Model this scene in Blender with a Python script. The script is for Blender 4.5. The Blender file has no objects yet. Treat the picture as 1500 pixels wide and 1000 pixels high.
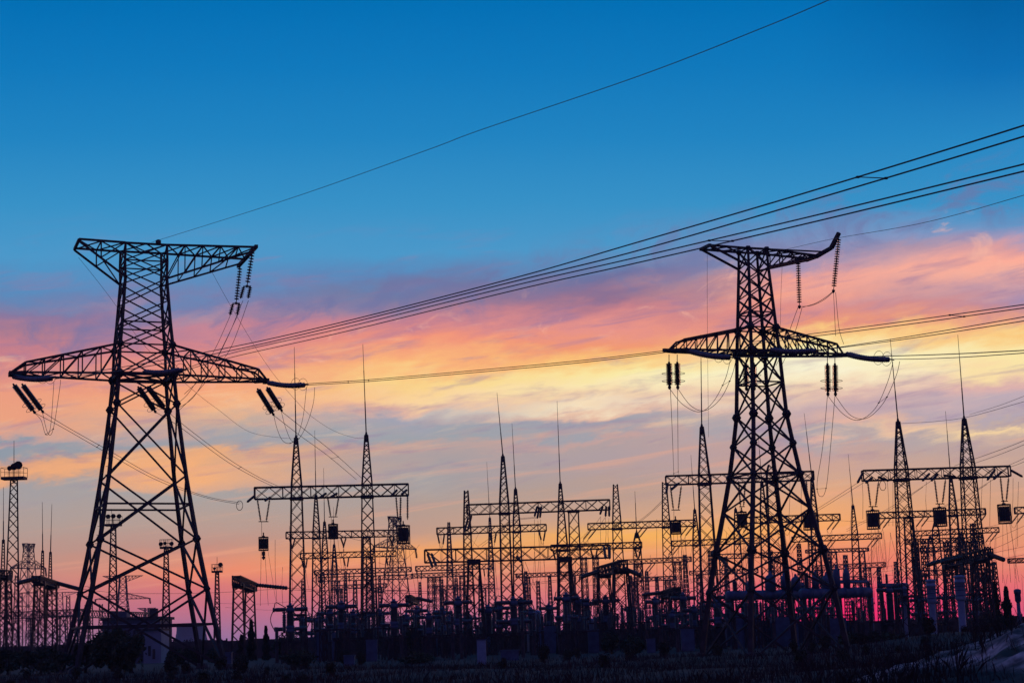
import bpy, math, random
from mathutils import Vector, Matrix
from mathutils.noise import noise as noise3
random.seed(7)
PI = math.pi
sc = bpy.context.scene
COL = sc.collection
V = Vector

# ------------------------------------------------------------------ camera
FPX = 2600.0
PITCH = math.atan(432.0 / FPX)
ROLL = math.radians(1.75)
CAM = V((0, 0, 2.2))
_F = V((0, math.cos(PITCH), math.sin(PITCH)))
_Z = V((0, -math.sin(PITCH), math.cos(PITCH)))
_X = V((1, 0, 0))
_R = _X * math.cos(ROLL) - _Z * math.sin(ROLL)
_U = _X * math.sin(ROLL) + _Z * math.cos(ROLL)
cd = bpy.data.cameras.new('camera')
cam = bpy.data.objects.new('camera', cd)
COL.objects.link(cam)
cd.sensor_width = 36.0
cd.lens = FPX / 1500.0 * 36.0
cd.clip_start = 0.5
cd.clip_end = 30000
m3 = Matrix((_R, _U, -_F)).transposed()
cam.matrix_world = Matrix.Translation(CAM) @ m3.to_4x4()
sc.camera = cam


def ray(px, py):
    return _F + _R * ((px - 750) / FPX) + _U * ((500 - py) / FPX)


def at(px, py, D):
    """survey helper: the world point seen in direction (px, py) at distance D along y"""
    d = ray(px, py)
    return CAM + d * (D / d.y)


def at_z(px, z, D):
    """world point at depth D and height z standing in column px"""
    py = 800.0
    for _ in range(6):
        p = at(px, py, D)
        py += (p.z - z) * FPX / D
    return at(px, py, D)


def proj(p):
    d = V(p) - CAM
    k = d.dot(_F)
    return 750 + FPX * d.dot(_R) / k, 500 - FPX * d.dot(_U) / k


# ------------------------------------------------------------------ materials
def lin(c):
    return tuple(((v / 255.0) / 12.92 if v / 255.0 <= .04045 else ((v / 255.0 + .055) / 1.055) ** 2.4) for v in c)


def mat(name, col, rough=.6, metal=0.0, var=.35, scale=3.0, col2=None, detail=4, bump=0.0, bscale=20):
    m = bpy.data.materials.new(name)
    m.use_nodes = True
    nt = m.node_tree
    b = nt.nodes['Principled BSDF']
    tc = nt.nodes.new('ShaderNodeTexCoord')
    n = nt.nodes.new('ShaderNodeTexNoise')
    n.inputs['Scale'].default_value = scale
    n.inputs['Detail'].default_value = detail
    nt.links.new(tc.outputs['Object'], n.inputs['Vector'])
    r = nt.nodes.new('ShaderNodeValToRGB')
    c2 = col2 or tuple(min(1, v * (1 + var)) for v in col)
    c1 = col if col2 else tuple(v * (1 - var) for v in col)
    r.color_ramp.elements[0].color = (*c1, 1)
    r.color_ramp.elements[1].color = (*c2, 1)
    r.color_ramp.elements[0].position = .35
    r.color_ramp.elements[1].position = .68
    nt.links.new(n.outputs['Fac'], r.inputs['Fac'])
    nt.links.new(r.outputs['Color'], b.inputs['Base Color'])
    b.inputs['Roughness'].default_value = rough
    b.inputs['Metallic'].default_value = metal
    if bump:
        n2 = nt.nodes.new('ShaderNodeTexNoise')
        n2.inputs['Scale'].default_value = bscale
        n2.inputs['Detail'].default_value = 5
        nt.links.new(tc.outputs['Object'], n2.inputs['Vector'])
        bp = nt.nodes.new('ShaderNodeBump')
        bp.inputs['Strength'].default_value = bump
        nt.links.new(n2.outputs['Fac'], bp.inputs['Height'])
        nt.links.new(bp.outputs['Normal'], b.inputs['Normal'])
    return m


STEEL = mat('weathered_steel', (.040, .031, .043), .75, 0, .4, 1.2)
STEEL2 = mat('haze_and_frame_steel', (.085, .085, .095), .65, 0, .3, .8)  # lighter copy of the steel: distance haze put into the colour; window frames too
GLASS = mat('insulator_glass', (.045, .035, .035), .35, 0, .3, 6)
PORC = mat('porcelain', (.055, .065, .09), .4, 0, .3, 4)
GREY = mat('grey_enamel', (.20, .32, .47), .5, 0, .12, 2)
EQUIP = mat('equipment_paint', (.06, .11, .21), .55, 0, .25, 1.5)
PALE = mat('pale_glass', (.16, .17, .22), .3, 0, .25, 4)
ALU = mat('aged_aluminium', (.06, .06, .065), .6, 0, .2, .5)
TRAP = mat('coil_paint', (.03, .032, .045), .6, 0, .3, 3)
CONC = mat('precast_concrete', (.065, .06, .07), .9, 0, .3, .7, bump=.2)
WHITE = mat('pale_blue_render', (.24, .33, .43), .85, 0, .1, .5)
DULL = mat('blue_grey_panels', (.09, .12, .19), .8, 0, .15, .4)
ROOF = mat('tar_roof', (.06, .06, .065), .9)
PANE = mat('window_glass', (.03, .035, .045), .12, 0, .2, 1)
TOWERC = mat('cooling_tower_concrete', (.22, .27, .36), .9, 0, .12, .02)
LEAF = mat('dark_leaves', (.045, .06, .03), .8, 0, .5, .6)
NEEDLE = mat('dark_needles', (.03, .045, .028), .85, 0, .5, .8)
BARK = mat('bark', (.05, .04, .03), .9)
DRY = mat('dry_grass_blades', (.036, .017, .024), .9, 0, .5, .12)
SCRUB = mat('scrub_leaves', (.05, .05, .035), .9, 0, .5, .3)

# ------------------------------------------------------------------ mesh builder


class MB:
    def __init__(self):
        self.v = []
        self.f = []

    def ring(self, pts):
        b = len(self.v)
        self.v.extend(pts)
        return list(range(b, b + len(pts)))

    def bar(self, p, q, w, w2=None):
        p = V(p)
        q = V(q)
        d = q - p
        if d.length < 1e-5:
            return
        d.normalize()
        a = d.cross(V((0, 0, 1)))
        if a.length < .05:
            a = d.cross(V((0, 1, 0)))
        a.normalize()
        c = d.cross(a)
        h = w / 2
        h2 = (w2 or w) / 2
        r1 = self.ring([p + a * h + c * h, p - a * h + c * h, p - a * h - c * h, p + a * h - c * h])
        r2 = self.ring([q + a * h2 + c * h2, q - a * h2 + c * h2, q - a * h2 - c * h2, q + a * h2 - c * h2])
        for i in range(4):
            j = (i + 1) % 4
            self.f.append((r1[i], r1[j], r2[j], r2[i]))
        self.f.append(tuple(reversed(r1)))
        self.f.append(tuple(r2))

    def tube(self, pts, r, n=5, closed=False):
        pts = [V(p) for p in pts]
        N = len(pts)
        prev = None
        first = None
        for i, p in enumerate(pts):
            if closed:
                d = pts[(i + 1) % N] - pts[i - 1]
            else:
                d = pts[min(i + 1, N - 1)] - pts[max(i - 1, 0)]
            d.normalize()
            a = d.cross(V((0, 0, 1)))
            if a.length < .05:
                a = d.cross(V((0, 1, 0)))
            a.normalize()
            c = d.cross(a)
            rr = r[i] if isinstance(r, (list, tuple)) else r
            rg = self.ring([p + (a * math.cos(2 * PI * k / n) + c * math.sin(2 * PI * k / n)) * rr for k in range(n)])
            if prev:
                for k in range(n):
                    j = (k + 1) % n
                    self.f.append((prev[k], prev[j], rg[j], rg[k]))
            else:
                first = rg
            prev = rg
        if closed:
            for k in range(n):
                j = (k + 1) % n
                self.f.append((prev[k], prev[j], first[j], first[k]))
        else:
            self.f.append(tuple(reversed(first)))
            self.f.append(tuple(prev))

    def lathe(self, p, d, prof, n=10):
        """prof: list of (radius, distance along d)"""
        p = V(p)
        d = V(d).normalized()
        a = d.cross(V((0, 0, 1)))
        if a.length < .05:
            a = d.cross(V((0, 1, 0)))
        a.normalize()
        c = d.cross(a)
        prev = None
        for r, h in prof:
            o = p + d * h
            rg = self.ring([o + (a * math.cos(2 * PI * k / n) + c * math.sin(2 * PI * k / n)) * r for k in range(n)])
            if prev:
                for k in range(n):
                    j = (k + 1) % n
                    self.f.append((prev[k], prev[j], rg[j], rg[k]))
            else:
                self.f.append(tuple(reversed(rg)))
            prev = rg
        self.f.append(tuple(prev))

    def box(self, c, s, rz=0.0):
        c = V(c)
        x, y, z = s[0] / 2, s[1] / 2, s[2] / 2
        co, si = math.cos(rz), math.sin(rz)
        pts = []
        for dz in (-z, z):
            for dx, dy in ((-x, -y), (x, -y), (x, y), (-x, y)):
                pts.append(c + V((dx * co - dy * si, dx * si + dy * co, dz)))
        r = self.ring(pts)
        for f in ((3, 2, 1, 0), (4, 5, 6, 7), (0, 1, 5, 4), (1, 2, 6, 5), (2, 3, 7, 6), (3, 0, 4, 7)):
            self.f.append(tuple(r[i] for i in f))

    def plate(self, c, r, d, t=.04):
        """gusset plate: short octagonal disc facing d"""
        d = V(d).normalized()
        self.lathe(V(c) - d * t / 2, d, [(r, 0), (r, t)], 6)

    def build(self, name, m, parent=None, origin=None, smooth=False):
        o0 = V(origin) if origin is not None else V((0, 0, 0))
        me = bpy.data.meshes.new(name)
        me.from_pydata([tuple(V(p) - o0) for p in self.v], [], self.f)
        me.materials.append(m)
        if smooth:
            for p in me.polygons:
                p.use_smooth = True
        me.update()
        ob = bpy.data.objects.new(name, me)
        COL.objects.link(ob)
        if parent:
            ob.parent = parent
        else:
            ob.location = o0
        return ob


def tag(o, label, cat, group=None):
    o['label'] = label
    o['category'] = cat
    if group:
        o['group'] = group
    return o


def thing(name, loc, label, cat, group=None):
    o = bpy.data.objects.new(name, None)
    COL.objects.link(o)
    o.location = loc
    o.empty_display_size = .2
    return tag(o, label, cat, group)


def kind(o, k):
    o['kind'] = k
    return o


def copy_tree(o, parent=None):
    c = o.copy()
    COL.objects.link(c)
    if parent:
        c.parent = parent
    for ch in list(o.children):
        copy_tree(ch, c)
    return c


# ------------------------------------------------------------------ lattice
def lattice_box(mb, levels, leg, brace, legs=True, cross=2, horiz=True, center=V((0, 0, 0)), rz=0.0, faces=(0, 1, 2, 3)):
    """levels: [(z, width_x, width_y)] ascending"""
    co, si = math.cos(rz), math.sin(rz)

    def cor(l):
        z, wx, wy = l
        return [center + V((x * wx / 2 * co - y * wy / 2 * si, x * wx / 2 * si + y * wy / 2 * co, z)) for x, y in ((-1, -1), (1, -1), (1, 1), (-1, 1))]
    for i in range(len(levels) - 1):
        a, b = cor(levels[i]), cor(levels[i + 1])
        for k in range(4):
            j = (k + 1) % 4
            if legs:
                mb.bar(a[k], b[k], leg)
            if k not in faces:
                continue
            mb.bar(a[k], b[j], brace)
            if cross == 2:
                mb.bar(a[j], b[k], brace)
            if horiz:
                mb.bar(b[k], b[j], brace)


def auto_levels(z0, z1, w0, w1, ratio=1.0):
    out = [(z0, w0, w0)]
    z = z0
    while True:
        t = (z - z0) / (z1 - z0)
        w = w0 + (w1 - w0) * t
        z += max(w * ratio, .5)
        if z > z1 - w * ratio * .45:
            break
        t = (z - z0) / (z1 - z0)
        w = w0 + (w1 - w0) * t
        out.append((z, w, w))
    out.append((z1, w1, w1))
    return out


# ------------------------------------------------------------------ insulators and wires
def disc_profile(L, n, R, r, pad=.06):
    prof = [(r, 0), (r, L * pad)]
    p = L * (1 - 2 * pad) / n
    for i in range(n):
        z = L * pad + i * p
        prof += [(r * 1.3, z + p * .12), (R, z + p * .42), (R * .92, z + p * .6), (r * 1.3, z + p * .75)]
    prof += [(r, L * (1 - pad)), (r, L)]
    return prof


def insulator(p, q, label, group, n=18, R=.16, r=.045, sides=8, parts=False, ring=False):
    p = V(p)
    q = V(q)
    d = q - p
    L = d.length
    mb = MB()
    mb.lathe(p, d, disc_profile(L, n, R, r), sides)
    if not parts:
        o = mb.build('insulator_string', GLASS, None, p, True)
        return tag(o, label, 'insulator', group)
    t = thing('insulator_string', p, label, 'insulator', group)
    mb.build('disc_stack', GLASS, t, p, True)
    e = MB()
    dn = d.normalized()
    e.lathe(q - dn * .05, dn, [(.05, 0), (.14, .02), (.14, .18), (.05, .3)], 6)
    e.build('end_clamp', STEEL, t, p)
    if ring:
        for off in (.45, 1.1):
            c = q - dn * off
            a = dn.cross(V((0, 0, 1))).normalized()
            b = dn.cross(a)
            rg = MB()
            rg.tube([c + (a * math.cos(k * PI / 8) + b * math.sin(k * PI / 8)) * .62 for k in range(16)], .022, 4, True)
            rg.build('corona_ring', ALU, t, p)
    return t


def rope(p, q, label, group, R=.27, n=22, ring=True, twin=True):
    """heavy tension string made of two parallel ribbed strings on a yoke"""
    p = V(p)
    q = V(q)
    d = (q - p)
    L = d.length
    dn = d.normalized()
    a = dn.cross(V((0, 0, 1))).normalized() * (.2 if twin else 0)
    t = thing('tension_insulator', p, label, 'insulator', group)
    # the string hangs in a shallow curve
    sag = V((0, 0, -L * .035))
    for s in ((-1, 1) if twin else (1,)):
        mb = MB()
        m = 6
        N = n * 4
        pts = []
        rad = []
        for i in range(N + 1):
            u = i / N
            pts.append(p + d * u + a * s + sag * 4 * u * (1 - u))
            ph = i % 4
            rad.append((.5, 1.0, .92, .5)[ph] * R if .05 < u < .95 else .05)
        mb.tube(pts, rad, 8)
        mb.build('disc_stack', PALE, t, p, True)
    y = MB()
    y.box(p, (.5, .12, .12), math.atan2(a.y, a.x))
    y.bar(q - dn * .1, q + dn * .5, .12)
    y.build('yoke', STEEL, t, p)
    if ring:
        for off in (L * .06, L * .25):
            c = q - dn * off
            aa = dn.cross(V((0, 0, 1))).normalized()
            b = dn.cross(aa)
            rg = MB()
            rg.tube([c + (aa * math.cos(k * PI / 8) + b * math.sin(k * PI / 8)) * .6 for k in range(16)], .02, 4, True)
            rg.build('corona_ring', ALU, t, p)
    return t


def cat_rom(P, n):
    out = []
    P = [P[0]] + list(P) + [P[-1]]
    for i in range(1, len(P) - 2):
        a, b, c, d = P[i - 1], P[i], P[i + 1], P[i + 2]
        for k in range(n):
            t = k / n
            out.append(tuple(.5 * ((2 * b[j]) + (-a[j] + c[j]) * t + (2 * a[j] - 5 * b[j] + 4 * c[j] - d[j]) * t * t + (-a[j] + 3 * b[j] - 3 * c[j] + d[j]) * t ** 3) for j in range(3)))
    out.append(tuple(P[-2]))
    return out


def course(pts, D0, D1, n=8):
    """a hanging wire through surveyed sight lines, its distance running evenly from D0 to D1"""
    x0, x1 = pts[0], pts[-1]
    acc = [0]
    for a, b in zip(pts, pts[1:]):
        acc.append(acc[-1] + math.hypot(b[0] - a[0], b[1] - a[1]))
    P = []
    for (px, py), s in zip(pts, acc):
        u = s / acc[-1]
        D = 1 / ((1 - u) / D0 + u / D1)
        P.append(tuple(at(px, py, D)))
    return [V(p) for p in cat_rom(P, n)]


def wire(pts, D0, D1, label, group=None, r=.03, name='power_line', cat='wire', n=8):
    c = course(pts, D0, D1, n) if not isinstance(pts[0], Vector) else pts
    mb = MB()
    mb.tube(c, r, 5)
    return tag(mb.build(name, ALU, None, c[0], True), label, cat, group)


def sag(p, q, s, n=14):
    p = V(p)
    q = V(q)
    return [p.lerp(q, i / n) - V((0, 0, 4 * s * (i / n) * (1 - i / n))) for i in range(n + 1)]


def twin(ptsA, ptsB, D0, D1, label, group=None, r=.032, spacers=(), name='twin_conductor', n=8):
    ca = course(ptsA, D0, D1, n)
    cb = course(ptsB, D0, D1, n)
    t = thing(name, ca[0], label, 'wire', group)
    for c in (ca, cb):
        mb = MB()
        mb.tube(c, r, 5)
        mb.build('wire', ALU, t, ca[0], True)
    for u in spacers:
        i = int(u * (len(ca) - 1))
        j = min(len(cb) - 1, int((u + .012) * (len(cb) - 1)))
        mb = MB()
        mb.bar(ca[i], cb[j], r * 1.1)
        mb.lathe(ca[i] + V((-.08, 0, 0)), V((1, 0, 0)), [(.02, 0), (.05, .03), (.05, .13), (.02, .16)], 6)
        mb.lathe(cb[j] + V((-.08, 0, 0)), V((1, 0, 0)), [(.02, 0), (.05, .03), (.05, .13), (.02, .16)], 6)
        mb.build('spacer', STEEL, t, ca[0])
    return t


def twin_sag(p, q, off, s, label, group=None, r=.028, n=14, name='twin_conductor'):
    t = thing(name, p, label, 'wire', group)
    for k in (-.5, .5):
        mb = MB()
        mb.tube(sag(V(p) + V(off) * k, V(q) + V(off) * k, s, n), r, 5)
        mb.build('wire', ALU, t, p, True)
    return t

# ------------------------------------------------------------------ sky
SKY = {
    15: [(0, (0, 112, 182)), (100, (14, 122, 189)), (200, (32, 133, 195)), (300, (56, 147, 201)), (370, (76, 154, 204)), (420, (88, 142, 192)), (450, (110, 130, 175)), (465, (135, 120, 160)), (490, (175, 125, 145)), (520, (205, 130, 140)), (550, (225, 145, 135)), (580, (240, 160, 130)), (620, (240, 165, 130)), (640, (215, 165, 150)), (648, (140, 155, 170)), (665, (140, 155, 170)), (675, (225, 165, 130)), (700, (245, 175, 125)), (710, (215, 165, 135)), (718, (168, 163, 165)), (770, (178, 158, 150)), (820, (190, 145, 130)), (870, (200, 125, 125)), (900, (185, 112, 125)), (945, (150, 108, 140))],
    300: [(0, (0, 112, 182)), (100, (14, 122, 189)), (200, (32, 133, 195)), (300, (56, 147, 201)), (360, (76, 153, 203)), (400, (90, 145, 195)), (440, (120, 130, 175)), (455, (170, 140, 165)), (475, (200, 135, 150)), (510, (215, 135, 140)), (540, (240, 150, 130)), (570, (250, 170, 125)), (600, (245, 185, 140)), (625, (200, 175, 160)), (640, (165, 165, 172)), (655, (175, 165, 165)), (668, (235, 175, 130)), (690, (250, 180, 125)), (708, (230, 175, 140)), (716, (172, 165, 162)), (760, (185, 160, 148)), (800, (195, 145, 130)), (835, (240, 140, 105)), (860, (220, 120, 115)), (890, (198, 112, 130)), (920, (165, 112, 145)), (945, (140, 108, 155))],
    600: [(0, (0, 112, 182)), (100, (14, 122, 189)), (200, (32, 133, 195)), (300, (56, 147, 201)), (370, (76, 154, 204)), (395, (95, 135, 185)), (420, (115, 125, 165)), (450, (150, 125, 155)), (475, (200, 130, 145)), (500, (245, 150, 125)), (530, (255, 185, 125)), (555, (255, 215, 140)), (580, (255, 215, 160)), (592, (225, 180, 165)), (605, (165, 165, 180)), (640, (160, 165, 172)), (650, (190, 165, 160)), (665, (178, 163, 163)), (700, (165, 162, 165)), (740, (180, 160, 150)), (780, (195, 155, 135)), (810, (245, 165, 100)), (835, (225, 145, 110)), (870, (220, 118, 115)), (900, (195, 112, 140)), (935, (165, 120, 165))],
    900: [(0, (0, 112, 182)), (100, (14, 122, 189)), (200, (32, 133, 195)), (300, (56, 147, 201)), (360, (76, 153, 203)), (385, (100, 140, 185)), (400, (110, 115, 160)), (430, (150, 115, 145)), (450, (200, 130, 140)), (475, (235, 150, 140)), (500, (245, 155, 115)), (525, (255, 200, 120)), (545, (255, 240, 170)), (562, (255, 238, 185)), (578, (250, 218, 175)), (595, (252, 230, 195)), (608, (235, 190, 165)), (616, (165, 165, 175)), (634, (170, 165, 173)), (645, (205, 165, 158)), (655, (182, 163, 163)), (670, (180, 162, 165)), (720, (190, 160, 145)), (760, (210, 165, 135)), (785, (250, 180, 85)), (800, (240, 165, 95)), (830, (232, 145, 105)), (870, (226, 118, 112)), (900, (208, 105, 130)), (930, (180, 90, 135))],
    1060: 0,

    1200: [(0, (0, 112, 182)), (100, (14, 122, 189)), (200, (32, 133, 195)), (300, (56, 147, 201)), (345, (120, 150, 195)), (365, (135, 140, 180)), (385, (170, 150, 180)), (400, (245, 165, 150)), (430, (250, 165, 140)), (450, (225, 145, 140)), (475, (235, 150, 125)), (490, (255, 205, 130)), (506, (255, 245, 180)), (518, (255, 248, 205)), (538, (255, 248, 215)), (560, (250, 225, 190)), (575, (225, 185, 175)), (600, (195, 170, 178)), (625, (235, 185, 165)), (637, (175, 168, 175)), (655, (205, 165, 158)), (700, (215, 170, 145)), (740, (235, 170, 120)), (770, (250, 170, 100)), (800, (240, 145, 100)), (840, (240, 115, 100)), (852, (244, 95, 102)), (872, (250, 58, 104)), (892, (255, 25, 100)), (920, (235, 25, 100))],
    1345: 0,
    1480: [(0, (0, 98, 166)), (100, (10, 112, 182)), (200, (38, 136, 197)), (300, (56, 147, 201)), (330, (100, 152, 200)), (345, (150, 155, 195)), (362, (225, 160, 160)), (380, (255, 175, 155)), (400, (250, 180, 160)), (420, (200, 160, 175)), (435, (165, 145, 180)), (450, (190, 140, 155)), (468, (240, 165, 135)), (490, (255, 205, 130)), (515, (255, 235, 170)), (540, (255, 225, 170)), (560, (225, 180, 175)), (580, (195, 175, 185)), (605, (185, 170, 180)), (616, (200, 175, 165)), (624, (255, 220, 165)), (638, (195, 170, 165)), (700, (205, 165, 145)), (740, (215, 160, 125)), (790, (230, 150, 110)), (840, (235, 125, 105)), (870, (235, 100, 110)), (910, (215, 75, 120))],
}
_mid = lambda a, b, low: sorted([(y, tuple((p + q) / 2 for p, q in zip(c, min(SKY[b], key=lambda t: abs(t[0] - y))[1]))) for y, c in SKY[a] if y < 820] + low)
SKY[1060] = _mid(900, 1200, [(840, (236, 135, 105)), (870, (230, 98, 115)), (900, (222, 68, 116)), (930, (195, 55, 115))])
SKY[1345] = _mid(1480, 1200, [(840, (238, 120, 100)), (870, (242, 78, 106)), (895, (245, 48, 106)), (920, (225, 42, 108))])
w = bpy.data.worlds.new('World')
sc.world = w
w.use_nodes = True
nt = w.node_tree
nt.nodes.clear()


class N:
    """tiny expression helper over shader math nodes"""

    def __init__(self, s):
        self.s = s

    @staticmethod
    def op(kind_, *a):
        n = nt.nodes.new('ShaderNodeMath')
        n.operation = kind_
        for i, x in enumerate(a):
            if isinstance(x, N):
                nt.links.new(x.s, n.inputs[i])
            else:
                n.inputs[i].default_value = x
        return N(n.outputs[0])

    def __add__(self, o): return N.op('ADD', self, o)
    def __sub__(self, o): return N.op('SUBTRACT', self, o)
    def __mul__(self, o): return N.op('MULTIPLY', self, o)


def smooth(x, a, b, o0=0.0, o1=1.0):
    n = nt.nodes.new('ShaderNodeMapRange')
    n.interpolation_type = 'SMOOTHSTEP'
    nt.links.new(x.s, n.inputs[0])
    for i, vv in enumerate((a, b, o0, o1)):
        n.inputs[i + 1].default_value = vv
    return N(n.outputs[0])


def linear(x, a, b):
    n = nt.nodes.new('ShaderNodeMapRange')
    nt.links.new(x.s, n.inputs[0])
    n.inputs[1].default_value = a
    n.inputs[2].default_value = b
    return N(n.outputs[0])


def vec(x, y, z):
    n = nt.nodes.new('ShaderNodeCombineXYZ')
    for i, q in enumerate((x, y, z)):
        if isinstance(q, N):
            nt.links.new(q.s, n.inputs[i])
        else:
            n.inputs[i].default_value = q
    return n.outputs[0]


def noise(v, scale, detail=5, rough=.55, dist=0.0):
    n = nt.nodes.new('ShaderNodeTexNoise')
    nt.links.new(v, n.inputs['Vector'])
    n.inputs['Scale'].default_value = scale
    n.inputs['Detail'].default_value = detail
    n.inputs['Roughness'].default_value = rough
    n.inputs['Distortion'].default_value = dist
    return N(n.outputs['Fac'])


def mixc(f, a, b, mode='MIX'):
    n = nt.nodes.new('ShaderNodeMix')
    n.data_type = 'RGBA'
    n.blend_type = mode
    if isinstance(f, N):
        nt.links.new(f.s, n.inputs[0])
    else:
        n.inputs[0].default_value = f
    for i, q in ((6, a), (7, b)):
        if isinstance(q, tuple):
            n.inputs[i].default_value = (*q, 1)
        else:
            nt.links.new(q, n.inputs[i])
    return n.outputs[2]


tcn = nt.nodes.new('ShaderNodeTexCoord')
sep = nt.nodes.new('ShaderNodeSeparateXYZ')
nt.links.new(tcn.outputs['Generated'], sep.inputs[0])
DEG = 180 / PI
el = N.op('ARCSINE', N(sep.outputs[2])) * DEG
az = N.op('ARCTAN2', N(sep.outputs[0]), N(sep.outputs[1])) * DEG
tilt = el - az * .12                      # cloud streets rise gently to the right
cz = smooth(el, 3.5, 6.5) * smooth(el, 10.5, 14.0, 1.0, 0.0)      # the cloud deck
lz = smooth(el, .6, 2.5) * smooth(el, 5.5, 7.5, 1.0, 0.0)       # thin streaks below it
nA = noise(vec(az * .10, tilt * .55, 0.3), 1.0, 5, .55, .4)
nB = noise(vec(az * .26, tilt * .95, 7.7), 1.0, 6, .6, .5)
nC = noise(vec(az * .75, tilt * 2.1, 3.1), 1.0, 5, .62, .4)
warp = ((nA - .5) * .9 + (nB - .5) * 1.35 + (nC - .5) * .75) * cz + ((nB - .5) * .6 + (nC - .5) * .3) * lz
nD = noise(vec(az * .16, tilt * .9, 21.0), 1.0, 4, .55)
el2 = el + warp
az2 = az + (nD - .5) * 9.0 * cz
EL_MAX = 24.0
cols = []
for X in sorted(SKY):
    stops = {}
    for y, c in SKY[X]:
        d = ray(X, y).normalized()
        stops[round(math.degrees(math.asin(d.z)) / EL_MAX, 4)] = lin(c)
    stops = sorted(stops.items())
    rn = nt.nodes.new('ShaderNodeValToRGB')
    cr = rn.color_ramp
    while len(cr.elements) < len(stops):
        cr.elements.new(.5)
    for e, (pos, c) in zip(cr.elements, stops):
        e.position = max(0, pos)
    for e, (pos, c) in zip(cr.elements, stops):
        e.position = max(0, pos)
        e.color = (*c, 1)
    nt.links.new((el2 * (1 / EL_MAX)).s, rn.inputs[0])
    d = ray(X, 600)
    cols.append((math.degrees(math.atan2(d.x, d.y)), rn.outputs[0]))
sky = cols[0][1]
for (a0, _), (a1, c1) in zip(cols, cols[1:]):
    sky = mixc(linear(az2, a0, a1), sky, c1)
# fine streaks inside the deck
st = noise(vec(az * .32, tilt * 2.0, 11.0), 1.0, 6, .6, .5)
sky = mixc(smooth(st, .50, .72) * cz * .5, sky, lin((148, 122, 162)))
st2 = noise(vec(az * .26, tilt * 1.7, 44.0), 1.0, 6, .6, .5)
sky = mixc(smooth(st2, .55, .75) * cz * .42 * smooth(el, 10.6, 8.8), sky, lin((255, 215, 170)))
st3 = noise(vec(az * .12, tilt * 2.6, 63.0), 1.0, 5, .6)
sky = mixc(smooth(st3, .52, .70) * lz * .35, sky, lin((250, 175, 135)))
# the glow nearest the horizon is strongest
gl = smooth(el, .2, 6.0, .2, 0.0) + 1.0
vm = nt.nodes.new('ShaderNodeVectorMath')
vm.operation = 'SCALE'
nt.links.new(sky, vm.inputs[0])
nt.links.new(gl.s, vm.inputs['Scale'])
sky = vm.outputs[0]
# ragged dusky scud along the upper edge of the deck
sc1 = noise(vec(az * .42, tilt * .75, 91.0), 1.0, 6, .62, .8)
sky = mixc(smooth(sc1, .47, .66) * smooth(tilt, 9.9, 11.0) * smooth(tilt, 12.9, 11.7) * .62, sky, lin((112, 118, 165)))
sc2 = noise(vec(az * .6, tilt * 1.1, 131.0), 1.0, 6, .62, .8)
sky = mixc(smooth(sc2, .56, .72) * smooth(tilt, 8.6, 9.6) * smooth(tilt, 11.4, 10.4) * .5, sky, lin((255, 190, 165)))
# away from the afterglow the sky is plain dusk blue, deepest overhead and behind
absaz = N.op('ABSOLUTE', az)
sky = mixc(smooth(absaz, 35, 110), sky, lin((84, 66, 116)))
sky = mixc(smooth(el, 24, 70), sky, lin((14, 66, 132)))
bg = nt.nodes.new('ShaderNodeBackground')
nt.links.new(sky, bg.inputs[0])
bg.inputs[1].default_value = 1.0
wo = nt.nodes.new('ShaderNodeOutputWorld')
nt.links.new(bg.outputs[0], wo.inputs[0])

# the sun is just gone: a last weak warm light from the horizon behind the yard
sl = bpy.data.lights.new('sun', 'SUN')
sl.energy = .25
sl.angle = math.radians(3)
sl.color = (1, .45, .3)
so = bpy.data.objects.new('sun', sl)
COL.objects.link(so)
so.rotation_euler = (math.radians(-89.0), 0, math.radians(-9))

sc.view_settings.view_transform = 'Standard'
sc.view_settings.look = 'None'
sc.view_settings.exposure = 0
sc.view_settings.gamma = 1
sc.cycles.max_bounces = 4
sc.cycles.diffuse_bounces = 2
sc.cycles.use_denoising = True

# ------------------------------------------------------------------ ground


def ground_z(x, y):
    z = .12 * math.sin(x * .21 + y * .13) + .10 * math.sin(x * .47 - y * .31 + 1.3) + .05 * math.sin(x * 1.1 + y * .9)
    # sandy bank at the right, close to the photographer
    bx = (x - 20.4) / 5.0
    by = (y - 57) / 14
    z += 3.5 * math.exp(-(bx * bx) * .9 - by * by)
    # low swell of scrubland in front of the pale posts
    bx = (x - 43) / 16
    by = (y - 150) / 28
    z += 1.6 * math.exp(-bx * bx - by * by)
    bx = (x - 13.8) / 2.6
    by = (y - 66) / 5
    z += .35 * math.exp(-bx * bx - by * by)
    if y < 120:
        k = min(1, max(0, z - .25) * 1.6)
        z += k * (.30 * noise3(V((x * .45, y * .30, 1.7))) + .22 * noise3(V((x * 1.1, y * .75, 5.1))) + .12 * noise3(V((x * 2.4, y * 1.7, 9.3))))
    if y > 150:
        z *= max(0, 1 - (y - 150) / 90)
    return z


def steps(a, b, s, g, far):
    out = [a]
    while out[-1] < b:
        out.append(out[-1] + s)
    d = s
    while out[-1] < far:
        d *= g
        out.append(out[-1] + d)
    return out


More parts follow.
